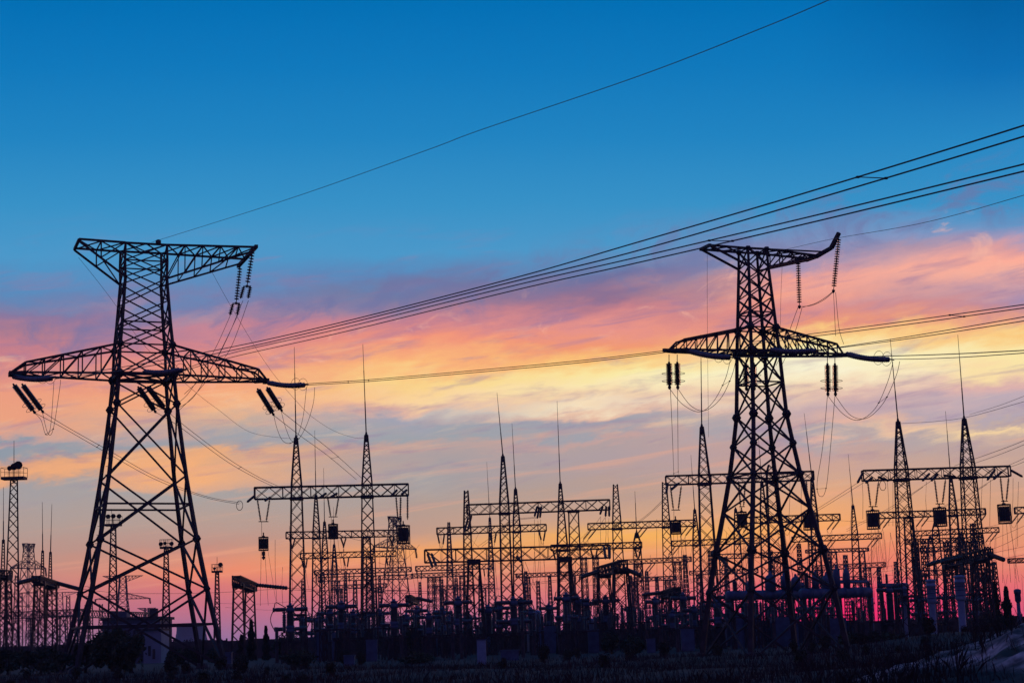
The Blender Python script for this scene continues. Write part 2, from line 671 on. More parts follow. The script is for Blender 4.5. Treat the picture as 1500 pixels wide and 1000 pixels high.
ys = steps(30, 42, 1.2, 1.14, 0) + steps(42.4, 78, .4, 1.14, 0) + steps(79, 120, 1.2, 1.14, 1700)
ys = [-600, -250, -100, -40, -10, 10, 20] + ys
xr = steps(0, 42, 1.2, 1.16, 1500)
xs = [-v for v in reversed(xr[1:])] + [v for v in xr if v < 9.5] + steps(9.6, 23, .35, 1.14, 0) + [v for v in xr if v > 23.6]
gm = MB()
gm.v = [V((x, y, ground_z(x, y))) for y in ys for x in xs]
nx = len(xs)
gm.f = [(j * nx + i, j * nx + i + 1, (j + 1) * nx + i + 1, (j + 1) * nx + i) for j in range(len(ys) - 1) for i in range(nx - 1)]
SOIL = mat('soil', (.016, .009, .012), .95, 0, .4, .35, bump=.5, bscale=3)
snt = SOIL.node_tree
# bare sandy patches where the turf is worn off the bank (a map of wear over the ground)
_b = snt.nodes['Principled BSDF']
_geo = snt.nodes.new('ShaderNodeTexCoord')
_old = _b.inputs['Base Color'].links[0].from_socket
_sep = snt.nodes.new('ShaderNodeSeparateXYZ')
snt.links.new(_geo.outputs['Object'], _sep.inputs[0])
_mr = snt.nodes.new('ShaderNodeMapRange')
snt.links.new(_sep.outputs[2], _mr.inputs[0])
_mr.inputs[1].default_value = .7
_mr.inputs[2].default_value = 1.0
_vd = snt.nodes.new('ShaderNodeVectorMath')
_vd.operation = 'DISTANCE'
snt.links.new(_geo.outputs['Object'], _vd.inputs[0])
_vd.inputs[1].default_value = (13.6, 65, .3)
_md = snt.nodes.new('ShaderNodeMapRange')
snt.links.new(_vd.outputs['Value'], _md.inputs[0])
_md.inputs[1].default_value = 4.6
_md.inputs[2].default_value = 2.6
_vs = snt.nodes.new('ShaderNodeVectorMath')
_vs.operation = 'DISTANCE'
snt.links.new(_geo.outputs['Object'], _vs.inputs[0])
_vs.inputs[1].default_value = (20.0, 57, 1.5)
_ms = snt.nodes.new('ShaderNodeMapRange')
snt.links.new(_vs.outputs['Value'], _ms.inputs[0])
_ms.inputs[1].default_value = 26
_ms.inputs[2].default_value = 20
_mm = snt.nodes.new('ShaderNodeMath')
_mm.operation = 'MULTIPLY'
snt.links.new(_mr.outputs[0], _mm.inputs[0])
snt.links.new(_ms.outputs[0], _mm.inputs[1])
_mxm = snt.nodes.new('ShaderNodeMath')
_mxm.operation = 'MAXIMUM'
snt.links.new(_mm.outputs[0], _mxm.inputs[0])
snt.links.new(_md.outputs[0], _mxm.inputs[1])
_n = snt.nodes.new('ShaderNodeTexNoise')
_n.inputs['Scale'].default_value = .35
_n.inputs['Detail'].default_value = 6
snt.links.new(_geo.outputs['Object'], _n.inputs['Vector'])
_r = snt.nodes.new('ShaderNodeValToRGB')
_r.color_ramp.elements[0].position = .36
_r.color_ramp.elements[1].position = .50
snt.links.new(_n.outputs['Fac'], _r.inputs['Fac'])
_mu = snt.nodes.new('ShaderNodeMath')
_mu.operation = 'MULTIPLY'
snt.links.new(_mxm.outputs[0], _mu.inputs[0])
snt.links.new(_r.outputs['Color'], _mu.inputs[1])
_n3 = snt.nodes.new('ShaderNodeTexNoise')
_n3.inputs['Scale'].default_value = 1.6
_n3.inputs['Detail'].default_value = 6
snt.links.new(_geo.outputs['Object'], _n3.inputs['Vector'])
_r3 = snt.nodes.new('ShaderNodeValToRGB')
_r3.color_ramp.elements[0].color = (.10, .06, .065, 1)
_r3.color_ramp.elements[1].color = (.74, .46, .46, 1)
_r3.color_ramp.elements[0].position = .38
_r3.color_ramp.elements[1].position = .62
snt.links.new(_n3.outputs['Fac'], _r3.inputs['Fac'])
_mx = snt.nodes.new('ShaderNodeMix')
_mx.data_type = 'RGBA'
snt.links.new(_mu.outputs[0], _mx.inputs[0])
snt.links.new(_old, _mx.inputs[6])
snt.links.new(_r3.outputs['Color'], _mx.inputs[7])
snt.links.new(_mx.outputs[2], _b.inputs['Base Color'])
kind(gm.build('ground', SOIL, smooth=True), 'structure')

# ------------------------------------------------------------------ left pylon (wide single-circuit tower)
D1 = 178.0
A1 = math.radians(19.5)
_cx = at(208, 948, D1)
T1 = V((_cx.x, D1, 0))
ca1, sa1 = math.cos(A1), math.sin(A1)


def L1(x, y, z):
    """tower axes -> world"""
    return T1 + V((x * ca1 - y * sa1, x * sa1 + y * ca1, z - x * .010 * min(1, z / 20)))


def tower_body(root, conv, levels, leg_w, brace_w, leg_mat=STEEL, gusset_levels=(), cross_levels=()):
    """levels [(z, half width, pattern)] - four tapered legs and a braced face on each side"""
    sg = ((-1, -1), (1, -1), (1, 1), (-1, 1))
    for sx, sy in sg:
        mb = MB()
        for (z0, h0, _), (z1, h1, _) in zip(levels, levels[1:]):
            w0 = leg_w(z0)
            w1 = leg_w(z1)
            mb.bar(conv(sx * h0, sy * h0, z0), conv(sx * h1, sy * h1, z1), w0, w1)
        mb.build('leg', leg_mat, root, root.location)
    for k in range(4):
        j = (k + 1) % 4
        mb = MB()
        for (z0, h0, pat), (z1, h1, _) in zip(levels, levels[1:]):
            bw = brace_w(z0)
            a0 = conv(sg[k][0] * h0, sg[k][1] * h0, z0)
            b0 = conv(sg[j][0] * h0, sg[j][1] * h0, z0)
            a1 = conv(sg[k][0] * h1, sg[k][1] * h1, z1)
            b1 = conv(sg[j][0] * h1, sg[j][1] * h1, z1)
            mb.bar(a0, b1, bw)
            mb.bar(b0, a1, bw)
            if 'h' in pat:
                mb.bar(a1, b1, bw)
            if 'm' in pat:                     # horizontal tie through the crossing
                t = h0 / (h0 + h1)
                m0 = a0.lerp(a1, t)
                m1 = b0.lerp(b1, t)
                mb.bar(m0, m1, bw)
            if 'r' in pat:                     # redundant struts
                t = h0 / (h0 + h1)
                cr = a0.lerp(b1, t)
                mb.bar(a0.lerp(a1, .5), a0.lerp(cr, .5), bw * .7)
                mb.bar(b0.lerp(b1, .5), b0.lerp(cr, .5), bw * .7)
        mb.build('face_bracing', leg_mat, root, root.location)
    for z, h, r in gusset_levels:
        for sx, sy in sg:
            g = MB()
            g.plate(conv(sx * h, sy * h, z), r, conv(sx, 0, 0) - conv(0, 0, 0), .3)
            g.plate(conv(sx * h, sy * h, z), r, conv(0, sy, 0) - conv(0, 0, 0), .3)
            g.build('gusset_plate', leg_mat, root, root.location)


def chord_arm(mb, conv, roots_top, roots_bot, tip, tip_half, n, w, bw, tip_top=0.0, shift=0.0):
    """a truss arm from four roots (front/back, top/bottom) to a tip"""
    tf, tb = roots_top
    bf, bb = roots_bot
    ef = V((tip[0], -tip_half, tip[1]))
    eb = V((tip[0], tip_half, tip[1]))
    etf = V((tip[0], -tip_half, tip[1] + tip_top))
    etb = V((tip[0], tip_half, tip[1] + tip_top))
    P = lambda a, b, u: conv(*(V(a).lerp(b, u)))
    for a, b in ((tf, etf), (tb, etb), (bf, ef), (bb, eb)):
        mb.bar(conv(*a), conv(*b), w)
    for i in range(n + 1):
        u = i / n
        a, b, c, d = P(tf, etf, u), P(tb, etb, u), P(bf, ef, u), P(bb, eb, u)
        if i:
            mb.bar(a, c, bw)
            mb.bar(b, d, bw)
            mb.bar(c, d, bw)
            mb.bar(a, b, bw)
        if i < n:
            u2 = (i + 1) / n
            a2, b2, c2, d2 = P(tf, etf, u2), P(tb, etb, u2), P(bf, ef, u2), P(bb, eb, u2)
            mb.bar(a, c2, bw)
            mb.bar(b, d2, bw)
            if i % 2:
                mb.bar(c, d2, bw)
                mb.bar(a, b2, bw)
            else:
                mb.bar(d, c2, bw)
                mb.bar(b, a2, bw)


s1 = D1 / FPX


def z1(y, px=208):
    return at(px, y, D1).z


t1 = thing('transmission_tower', T1, 'larger lattice pylon with two wide crossarms, standing on four splayed legs before dark bushes', 'pylon', 'large pylons in front of the substation')
zt, zb2, zu, zl, zw = z1(363.5), z1(412), z1(510), z1(553), z1(596)
lv = [(0, 7.45, ''), (z1(863), 5.65, 'hm'), (z1(789), 4.55, 'h'), (z1(697), 3.75, 'm'), (zw, 3.1, '')]
lv = [(0, 7.05, 'm'), (z1(866), 5.5, ''), (z1(793), 4.65, 'm'), (z1(701), 3.75, ''), (zw, 2.95, 'h'), (zl, 2.7, 'h'), (zu, 2.6, 'h')]
n = 3
for i in range(1, n + 1):
    u = i / n
    lv.append((zu + (zb2 - zu) * u, 2.55 - .48 * u, 'h' if i == n else ''))
lv.append((z1(388), 2.12, ''))
lv.append((zt, 2.08, 'h'))
lv[6] = (zu, 2.6, 'h')
tower_body(t1, L1, lv, lambda z: .38 - .17 * z / 43, lambda z: .21 - .10 * z / 43,
           gusset_levels=((zw, 2.95, .42), (zl, 2.7, .5), (zu, 2.6, .38), (z1(793), 4.65, .42), (z1(866), 5.5, .34)))
for sx, R_ in ((-1, 12.95), (1, 12.6)):
    mb = MB()
    x0 = sx * 2.65
    chord_arm(mb, L1, ((x0, -2.6, zu), (x0, 2.6, zu)), ((x0, -2.72, zl), (x0, 2.72, zl)), (sx * 11.6, zl + .05), 1.1, 5, .2, .11, 1.0)
    for y in (-1.1, 1.1):
        mb.bar(L1(sx * 11.6, y, zl + .05), L1(sx * R_, y * .3, zl + .05), .3)
        mb.bar(L1(sx * 11.6, y, zl + 1.05), L1(sx * R_, y * .3, zl + .1), .18)
    mb.bar(L1(sx * R_, -.8, zl), L1(sx * R_, .8, zl), .4)
    mb.build('lower_crossarm', STEEL, t1, T1)
# heavy bottom chord girders through the body
mb = MB()
for y in (-2.75, 2.75):
    mb.bar(L1(-2.9, y, zl), L1(2.9, y, zl), .3)
for x in (-2.75, 2.75):
    mb.bar(L1(x, -2.9, zl), L1(x, 2.9, zl), .3)
mb.bar(L1(-2.75, -2.75, zl), L1(2.75, 2.75, zl), .2)
mb.bar(L1(2.75, -2.75, zl), L1(-2.75, 2.75, zl), .2)
mb.build('crossarm_girder', STEEL, t1, T1)
# upper crossarm, left side: flat top frame, lower chords rise to the tip
mb = MB()
for y in (-2.2, 2.2):
    mb.bar(L1(-2.1, y, zt), L1(-6.7, y, zt + .1), .2)
    mb.bar(L1(-2.15, y, zb2), L1(-6.7, y, zt - .1), .2)
    m = L1(-4.5, y, zt + .05)
    lo = L1(-4.5, y, zb2 + (zt - zb2) * .52)
    mb.bar(m, lo, .12)
    mb.bar(L1(-2.1, y, zt), lo, .12)
mb.bar(L1(-6.7, -2.3, zt), L1(-6.7, 2.3, zt), .25)
mb.bar(L1(-4.5, -2.2, zt), L1(-4.5, 2.2, zt), .12)
for xa, xb in ((-6.7, -4.5), (-4.5, -2.1)):
    mb.bar(L1(xa, -2.2, zt), L1(xb, 2.2, zt), .11)
    mb.bar(L1(xa, 2.2, zt), L1(xb, -2.2, zt), .11)
mb.bar(L1(-4.5, -2.2, zb2 + (zt - zb2) * .52), L1(-2.15, 2.2, zb2), .1)
mb.build('upper_crossarm', STEEL, t1, T1)
mb = MB()
RX = 11.1
zo = zt + .15
F_, B_ = L1(RX, -3.0, zo), L1(RX, 7.2, zo)
for ytop, yend in ((-2.1, -2.6), (2.1, 3.4)):
    mb.bar(L1(2.1, ytop, zt), L1(RX, yend, zo), .2)
    pv = None
    for i in range(1, 5):
        u = i / 5
        a = L1(2.1, ytop, zt).lerp(L1(RX, yend, zo), u)
        b = L1(2.15, ytop, zb2).lerp(L1(RX, yend + 2.2, zo), u)
        mb.bar(a, b, .11)
        mb.bar(pv or L1(2.15, ytop, zb2), a, .11)
        pv = b
    mb.bar(L1(2.15, ytop, zb2), L1(RX, yend + 2.2, zo), .2)
for i in range(5):
    u, u2 = i / 5, (i + 1) / 5
    f = lambda q, side: L1(2.1 + (RX - 2.1) * q, (-2.1 - .5 * q) if side < 0 else (2.1 + 1.3 * q), zt + .15 * q)
    mb.bar(f(u, -1), f(u2, 1), .11)
    mb.bar(f(u, 1), f(u2, -1), .11)
    mb.bar(f(u2, -1), f(u2, 1), .11)
mb.bar(F_, B_, .34)
mb.build('upper_crossarm', STEEL, t1, T1)
mb = MB()
for y in (-2.08, 2.08):
    mb.bar(L1(-2.08, y, zt), L1(2.08, y, zt), .2)
    mb.bar(L1(-2.08, y, zt), L1(.0, -y, zt), .11)
    mb.bar(L1(2.08, y, zt), L1(.0, -y, zt), .11)
mb.lathe(L1(1.2, -2.1, zt), V((0, 0, 1)), [(.1, 0), (.28, .1), (.28, .4), (.1, .5)], 8)
mb.build('top_frame', STEEL, t1, T1)
sb0 = None
for i in range(46):
    z = 3 + i * .84
    for k in range(len(lv) - 1):
        if lv[k][0] <= z <= lv[k + 1][0]:
            u = (z - lv[k][0]) / (lv[k + 1][0] - lv[k][0])
            h = lv[k][1] + (lv[k + 1][1] - lv[k][1]) * u
            q = L1(-h - .05, -h, z) - T1
            if sb0 is None:
                sb = MB()
                sb.bar(V((0, 0, 0)), V((-.37 * ca1, -.37 * sa1, 0)), .045)
                sb0 = sb.build('step_bolt', STEEL, t1)
                sb0.location = q
            else:
                o = sb0.copy()
                COL.objects.link(o)
                o.location = q
            break
for sx, sy in ((-1, -1), (1, -1), (1, 1), (-1, 1)):
    f = MB()
    c = L1(sx * 7.1, sy * 7.1, 0)
    f.lathe(c - V((0, 0, .5)), V((0, 0, 1)), [(.75, 0), (.7, .5), (.5, .95), (.45, 1.0)], 8)
    f.build('footing', CONC, t1, T1)

# ------------------------------------------------------------------ right pylon (slimmer strain tower)
D2 = 150.0
A2 = math.radians(20)
_cx = at(1132, 921, D2)
T2 = V((_cx.x, D2, 0))
ca2, sa2 = math.cos(A2), math.sin(A2)


def L2(x, y, z):
    return T2 + V((x * ca2 - y * sa2, x * sa2 + y * ca2, z))


def z2(y, px=1110):
    return at(px, y, D2).z


k2 = D2 / FPX / 1.366


def h2(spanpx):
    return spanpx * k2 / 2


t2 = thing('transmission_tower', T2, 'slimmer strain pylon turned cornerwise, its top arm ending in a bent-up horn', 'pylon', 'large pylons in front of the substation')
zt, zb2, zu, zl, zw = z2(367), z2(393), z2(482), z2(517), z2(609)
lv = [(-.3, h2(214), ''), (z2(865), h2(180), ''), (z2(808), h2(156), ''), (z2(748), h2(127), 'h'), (z2(697), h2(104), ''), (z2(652), h2(88), ''), (zw, h2(74), 'h'),
      (z2(562), h2(68), ''), (zl, h2(63), 'h'), (zu, h2(57.5), 'h')]
for i in range(1, 5):
    u = i / 4
    lv.append((zu + (zb2 - zu) * u, h2(57.5 - 13 * u), 'h' if i == 4 else ''))
lv.append((zt, h2(42), 'h'))
tower_body(t2, L2, lv, lambda z: .40 - .21 * z / 35, lambda z: .16 - .065 * z / 35,
           gusset_levels=((zw, h2(74), .38), (zl, h2(63), .4), (zu, h2(57.5), .34), (z2(652), h2(88), .3), (z2(697), h2(104), .3), (z2(808), h2(156), .42), (z2(865), h2(180), .34), (zt, h2(42), .22)))
hu, hl = h2(57.5), h2(63)
for sx, RR in ((-1, 8.55), (1, 8.4)):
    mb = MB()
    x0 = sx * hu
    chord_arm(mb, L2, ((x0, -hu, zu), (x0, hu, zu)), ((sx * hl, -hl, zl), (sx * hl, hl, zl)), (sx * 7.3, zl), .75, 6, .17, .085, .85)
    for y in (-.75, .75):
        mb.bar(L2(sx * 7.3, y, zl), L2(sx * RR, y * .4, zl), .22)
        mb.bar(L2(sx * 7.3, y, zl + .85), L2(sx * RR * .97, y * .4, zl + .05), .13)
    mb.bar(L2(sx * (RR - .6), 0, zl), L2(sx * (RR + .35), 0, zl + .02), .28)
    mb.build('lower_crossarm', STEEL, t2, T2)
mb = MB()
for y in (-hl, hl):
    mb.bar(L2(-hl, y * 1.02, zl), L2(hl, y * 1.02, zl), .26)
for x in (-hl, hl):
    mb.bar(L2(x * 1.02, -hl, zl), L2(x * 1.02, hl, zl), .26)
mb.bar(L2(-hl, -hl, zl), L2(hl, hl, zl), .16)
mb.build('crossarm_girder', STEEL, t2, T2)
ht = h2(42)
mb = MB()
for y in (-ht, ht):
    mb.bar(L2(-ht, y, zt), L2(-4.5, y * .95, zt + .1), .17)
    mb.bar(L2(-ht, y, zb2), L2(-4.5, y * .95, zt + .1), .17)
mb.bar(L2(-4.5, -ht * 1.05, zt + .1), L2(-4.5, ht * 1.05, zt + .1), .25)
for xa, xb in ((-ht, -2.9), (-2.9, -4.5)):
    mb.bar(L2(xa, -ht, zt), L2(xb, ht, zt), .1)
    mb.bar(L2(xa, ht, zt), L2(xb, -ht, zt), .1)
mb.build('upper_crossarm', STEEL, t2, T2)
mb = MB()
E = [at(1195, 374, D2 + 1.5), at(1183, 379, D2 + 4)]
for y, e in ((-ht, E[0]), (ht, E[1])):
    a0, b0 = L2(ht, y, zt), L2(ht, y, zb2)
    mb.bar(a0, e, .17)
    mb.bar(b0, e - V((0, 0, .15)), .17)
    for i in range(1, 4):
        u = i / 4
        mb.bar(a0.lerp(e, u), b0.lerp(e, u), .09)
        mb.bar(b0.lerp(e, u - .25), a0.lerp(e, u), .09)
for i in range(4):
    u, v_ = i / 4, (i + 1) / 4
    mb.bar(L2(ht, -ht, zt).lerp(E[0], u), L2(ht, ht, zt).lerp(E[1], v_), .09)
    mb.bar(L2(ht, ht, zt).lerp(E[1], u), L2(ht, -ht, zt).lerp(E[0], v_), .09)
mb.bar(at(1212, 369, D2 + 1), L2(ht, -ht, zt), .12)
mb.build('upper_crossarm', STEEL, t2, T2)
mb = MB()
J = [at(1166, 378, D2 + 4), at(1180, 381, D2 + 3.4), at(1195, 376, D2 + 2), at(1218, 363, D2 + .2), at(1229, 341, D2 - .6)]
for a, b in zip(J, J[1:]):
    mb.bar(a, b, .32, .28)
mb.build('bent_jib', STEEL, t2, T2)
mb = MB()
for y in (-ht, ht):
    mb.bar(L2(-ht, y, zt), L2(ht, y, zt), .17)
mb.bar(L2(-ht, -ht, zt), L2(ht, ht, zt), .1)
mb.build('top_frame', STEEL, t2, T2)
for sx, sy in ((-1, -1), (1, -1), (1, 1), (-1, 1)):
    f = MB()
    f.lathe(L2(sx * h2(214), sy * h2(214), -.5), V((0, 0, 1)), [(.6, 0), (.55, .5), (.4, .85), (.35, .9)], 8)
    f.build('footing', CONC, t2, T2)

# ---- strings and jumpers on the left pylon
G1 = 'insulator strings on the larger pylon'
LT = L1(-12.6, 0, z1(548))
rope(at(20, 551, 174.3), at(77, 553, 170), 'long level insulator string at the left arm tip of the larger pylon', G1)
rope(at(212, 544, 176), at(268, 541, 172), 'long level insulator string across the larger pylon\'s body', G1)
rope(at(393, 560, 182), at(447, 563, 178), 'long level insulator string reaching past the right arm tip of the larger pylon', G1)
for lab, prs, D in (('left arm tip', (((19, 562), (50, 603)), ((32, 562), (62, 602))), 174.5),
                    ('middle of the body', (((202, 566), (227, 602)), ((216, 566), (241, 598))), 177),
                    ('right arm tip', (((377, 569), (400, 606)), ((391, 567), (412, 600))), 182)):
    for i, (a, b) in enumerate(prs):
        p, q = at(*a, D), at(*b, D + 2.0)
        insulator(p + (q - p) * .0, q, f'thick slanting insulator below the larger pylon\'s {lab}, {"lower left" if i == 0 else "upper right"} one', G1, 24, .30, .1, 8, True, True)
for (a, b, D, lab) in (((371, 361), (362, 418), 178.3, 'thin vertical insulator under the near end of the top arm of the larger pylon'),
                       ((352, 389), (346, 443), 187.5, 'thin vertical insulator under the far end of the top arm of the larger pylon')):
    p, q = at(*a, D), at(*b, D)
    insulator(p, q, lab, G1, 12, .28, .045, 8, True)
    yk = MB()
    yk.bar(q + V((-.4, 0, -.1)), q + V((.4, 0, -.1)), .12)
    tag(yk.build('yoke_plate', STEEL, None, q), ('short steel yoke plate under the larger pylon\'s top arm, ' + ('near one' if D < 180 else 'far one')), 'bracket', G1)
    for sx, w_ in ((-1, 'left'), (1, 'right')):
        c = q + V((sx * .34, 0, -.1))
        insulator(c, c + V((sx * .05 - .3, 0, -1.25)), f'stub insulator on the {w_} side under the {"near" if D < 180 else "far"} yoke of the top arm', G1, 6, .24, .07, 8)
JG = 'jumper loops hanging on the larger pylon'
for i, (pts, D0, D1_) in enumerate((
    ([(339, 458), (318, 505), (296, 545), (275, 577), (257, 593)], 187, 178), ([(349, 460), (326, 508), (303, 550), (282, 583), (258, 599)], 187, 179),
    ([(356, 440), (332, 497), (308, 540), (270, 577)], 178, 176), ([(364, 440), (340, 505), (318, 538), (288, 575), (262, 601)], 178, 176))):
    wire(pts, D0, D1_, ('slack jumper wire under the top arm of the larger pylon, %s of four' % ('leftmost', 'second', 'third', 'rightmost')[i]), JG, .026, 'jumper_wire')
twin([(50, 604), (60, 615), (67, 636), (74, 625), (79, 560)], [(62, 603), (70, 634), (78, 628), (88, 565), (88, 556)], 176, 172, 'narrow jumper loop below the left arm tip of the larger pylon', JG, .024, (.5,))
twin([(401, 608), (406, 628), (414, 645), (425, 649), (435, 640), (444, 610), (449, 567)], [(412, 602), (418, 625), (427, 645), (438, 642), (450, 620), (459, 590), (461, 567)], 183, 178,
     'wide jumper loop below the right arm tip of the larger pylon', JG, .024, (.5,))
# conductors
PG = 'high-voltage conductors strung between the pylons'
twin([(80, 553), (200, 534), (340, 508), (500, 472), (750, 408), (920, 359), (1180, 282.6), (1500, 184), (1700, 117)],
     [(80, 555), (200, 539), (340, 513), (500, 476), (750, 413), (920, 371), (1180, 296), (1500, 200), (1700, 135)], 170, 52,
     'upper pair of the four dark wires rising to the right edge above the slimmer pylon', PG, .033, (.79,))
twin([(269, 541), (340, 517), (500, 481), (750, 419), (920, 380), (1180, 319), (1500, 240.6), (1700, 190)],
     [(269, 543), (340, 523), (500, 487), (750, 426), (920, 388), (1180, 328), (1500, 251), (1700, 202)], 172, 54,
     'lower pair of the four dark wires rising to the right edge above the slimmer pylon', PG, .033, (.66,))
twin([(447, 562), (540, 556), (700, 542), (850, 528), (975, 513.5)], [(447, 564), (540, 558.5), (700, 545), (850, 531), (975, 516)], 178, 147.5,
     'low pair of wires strung level between the two large pylons', PG, .033, (.2, .25))
wire([(222, 355), (420, 292.5), (620, 222), (700, 192), (935, 112), (1120, 40), (1215, 0), (1400, -80)], 176, 60, 'single thin earth wire climbing from the top of the larger pylon to the upper edge', PG, .02, 'earth_wire')
wire([(115, 377), (140, 408), (166, 442), (215, 510), (285, 573), (320, 600), (365, 632), (413, 641), (434, 642)], 172, 226, 'fine earth wire falling from the larger pylon\'s left top arm tip to the nearer spire', PG, .018, 'earth_wire')
wire([(308, 394), (345, 460), (395, 540), (444, 598), (468, 618), (492, 632), (520, 641), (535, 641)], 180, 226, 'fine earth wire falling from the larger pylon\'s right top arm to the second spire', PG, .018, 'earth_wire')
DG = 'slack wires falling from the larger pylon to the gantries'
twin([(50, 604), (90, 625), (160, 665), (230, 703), (300, 728), (350, 738)], [(63, 603), (98, 625), (162, 661), (232, 700), (300, 726), (352, 736)], 176, 222, 'falling pair of wires that starts below the left arm tip of the larger pylon', DG, .028, (.35,))
twin([(229, 604), (262, 624), (330, 674), (375, 700), (400, 712)], [(243, 600), (275, 627), (335, 672), (378, 698), (406, 711)], 178, 224, 'falling pair of wires that starts at the body of the larger pylon', DG, .028, (.6,))
twin([(401, 608), (440, 638), (480, 667), (522, 702)], [(412, 602), (450, 632), (490, 664), (530, 700)], 183, 226, 'falling pair of wires that starts below the right arm tip of the larger pylon', DG, .028, (.72,))
# ---- strings, jumpers and wires on the right pylon
G2 = 'insulator strings on the slimmer pylon'
insulator(at(1169, 381, D2 + 3.6), at(1171, 448, D2 + 3.6), 'thin string of discs hanging straight below the right top arm of the slimmer pylon', G2, 17, .23, .035, 8, True)
insulator(at(1229, 345, D2 - .6), at(1221, 425, D2 - .6), 'long thin string of discs hanging from the bent-up arm end of the slimmer pylon', G2, 20, .23, .035, 8, True)
for lab, xs_, y0, y1, Dd in (('left arm', (980, 992), 519, 566, 147.2), ('middle', (1092.5, 1104), 520, 568, 151.5), ('right arm', (1212, 1223), 521, 576, 153)):
    for i, x in enumerate(xs_):
        o = insulator(at(x, y0 + 11, Dd), at(x + .8, y1, Dd), f'thick upright insulator below the slimmer pylon\'s {lab}, {("left", "right")[i]} of two', G2, 22, .29, .1, 8, True, True)
        hb = MB()
        hb.bar(at(x, y0, Dd), at(x, y0 + 11, Dd), .06)
        hb.build('hanger', STEEL, o, at(x, y0 + 11, Dd))
rope(at(1005, 512, 147.5), at(1070, 523, 144), 'long level insulator string below the left arm of the slimmer pylon', G2, .25, 24)
rope(at(1128, 512, 148), at(1197, 513, 145), 'long level insulator string across the body of the slimmer pylon', G2, .25, 24)
rope(at(1240, 518, 153), at(1303, 526, 149), 'long level insulator string reaching past the right arm tip of the slimmer pylon', G2, .25, 24)
JG2 = 'jumper loops hanging on the slimmer pylon'
twin([(981, 569), (1000, 592), (1025, 603), (1045, 588), (1062, 556), (1070, 526)], [(993, 569), (1012, 594), (1033, 601), (1056, 583), (1072, 550), (1078, 526)], 147.5, 145, 'wide U of two wires below the left arm of the slimmer pylon', JG2, .024, (.75,))
twin([(1213, 580), (1235, 606), (1258, 615), (1282, 598), (1300, 560), (1308, 530)], [(1224, 580), (1246, 608), (1270, 612), (1294, 590), (1312, 552), (1318, 529)], 153, 149, 'wide U of two wires below the right arm of the slimmer pylon', JG2, .024, (.65,))
twin([(1174, 449), (1190, 447), (1207, 439), (1221, 427)], [(1176, 450), (1195, 444), (1210, 435), (1221, 426)], 153.6, 149.4, 'short slack pair of wires between the two thin strings on top of the slimmer pylon', JG2, .024)
twin([(1169, 450), (1158, 480), (1148, 510), (1137, 535)], [(1175, 450), (1166, 482), (1154, 515), (1143, 540)], 153.6, 151, 'pair of wires slanting from the straight thin string to the body of the slimmer pylon', JG2, .024, (.4,))
twin([(1221, 428), (1223, 470), (1224, 492)], [(1224, 428), (1229, 480), (1236, 504)], 149.4, 150, 'pair of wires dropping from the bent arm\'s thin string to the right crossarm', JG2, .022)
twin([(982, 569), (985, 640), (987, 697)], [(992.5, 569), (993, 640), (993.5, 694)], 147.5, 222, 'pair of wires dropping from the slimmer pylon\'s left arm to the gantry beam', JG2, .026, (.95,))
twin([(1212, 580), (1205, 655), (1197, 706), (1199, 724), (1204, 727)], [(1223, 580), (1217, 650), (1212, 702), (1208, 722), (1204, 727)], 153, 170, 'narrow hanging loop of two wires under the slimmer pylon\'s right arm', JG2, .024, (.62,))
wire([(1036, 373), (1036, 450), (1037, 560), (1038, 640)], 147, 160, 'fine vertical wire below the left top arm tip of the slimmer pylon', JG2, .014, 'earth_wire')
wire([(1146, 384), (1144, 430), (1143, 480)], 152, 151, 'fine vertical wire below the right top arm of the slimmer pylon', JG2, .014, 'earth_wire')
PG2 = 'conductors leaving the slimmer pylon to the right'
twin([(1100, 501), (1180, 490), (1330, 470), (1500, 446), (1700, 418)], [(1100, 504), (1180, 494), (1330, 475), (1500, 451), (1700, 424)], 152, 70, 'uppermost pair of wires running level from the slimmer pylon to the right edge', PG2, .028, (.62,))
twin([(1198, 513), (1232, 508), (1330, 493), (1500, 464), (1700, 428)], [(1198, 513.5), (1232, 509), (1330, 496), (1500, 470), (1700, 436)], 145, 75, 'middle pair of wires running level from the slimmer pylon to the right edge', PG2, .028, (.08, .13))
twin([(1071, 523), (1200, 523), (1350, 520), (1500, 513), (1700, 500)], [(1303, 526), (1350, 525.5), (1420, 522.5), (1500, 517), (1700, 504)], 145, 75, 'lowest pair of wires running level from the slimmer pylon to the right edge', PG2, .028)
wire([(1127, 368), (1152, 365), (1220, 350), (1350, 327), (1500, 286), (1700, 225)], 150, 60, 'single fine earth wire from the top of the slimmer pylon to the right edge', PG2, .016, 'earth_wire')

# ------------------------------------------------------------------ switchyard gantries
GANTRY = 'steel gantries of the switchyard'
LAST = {}


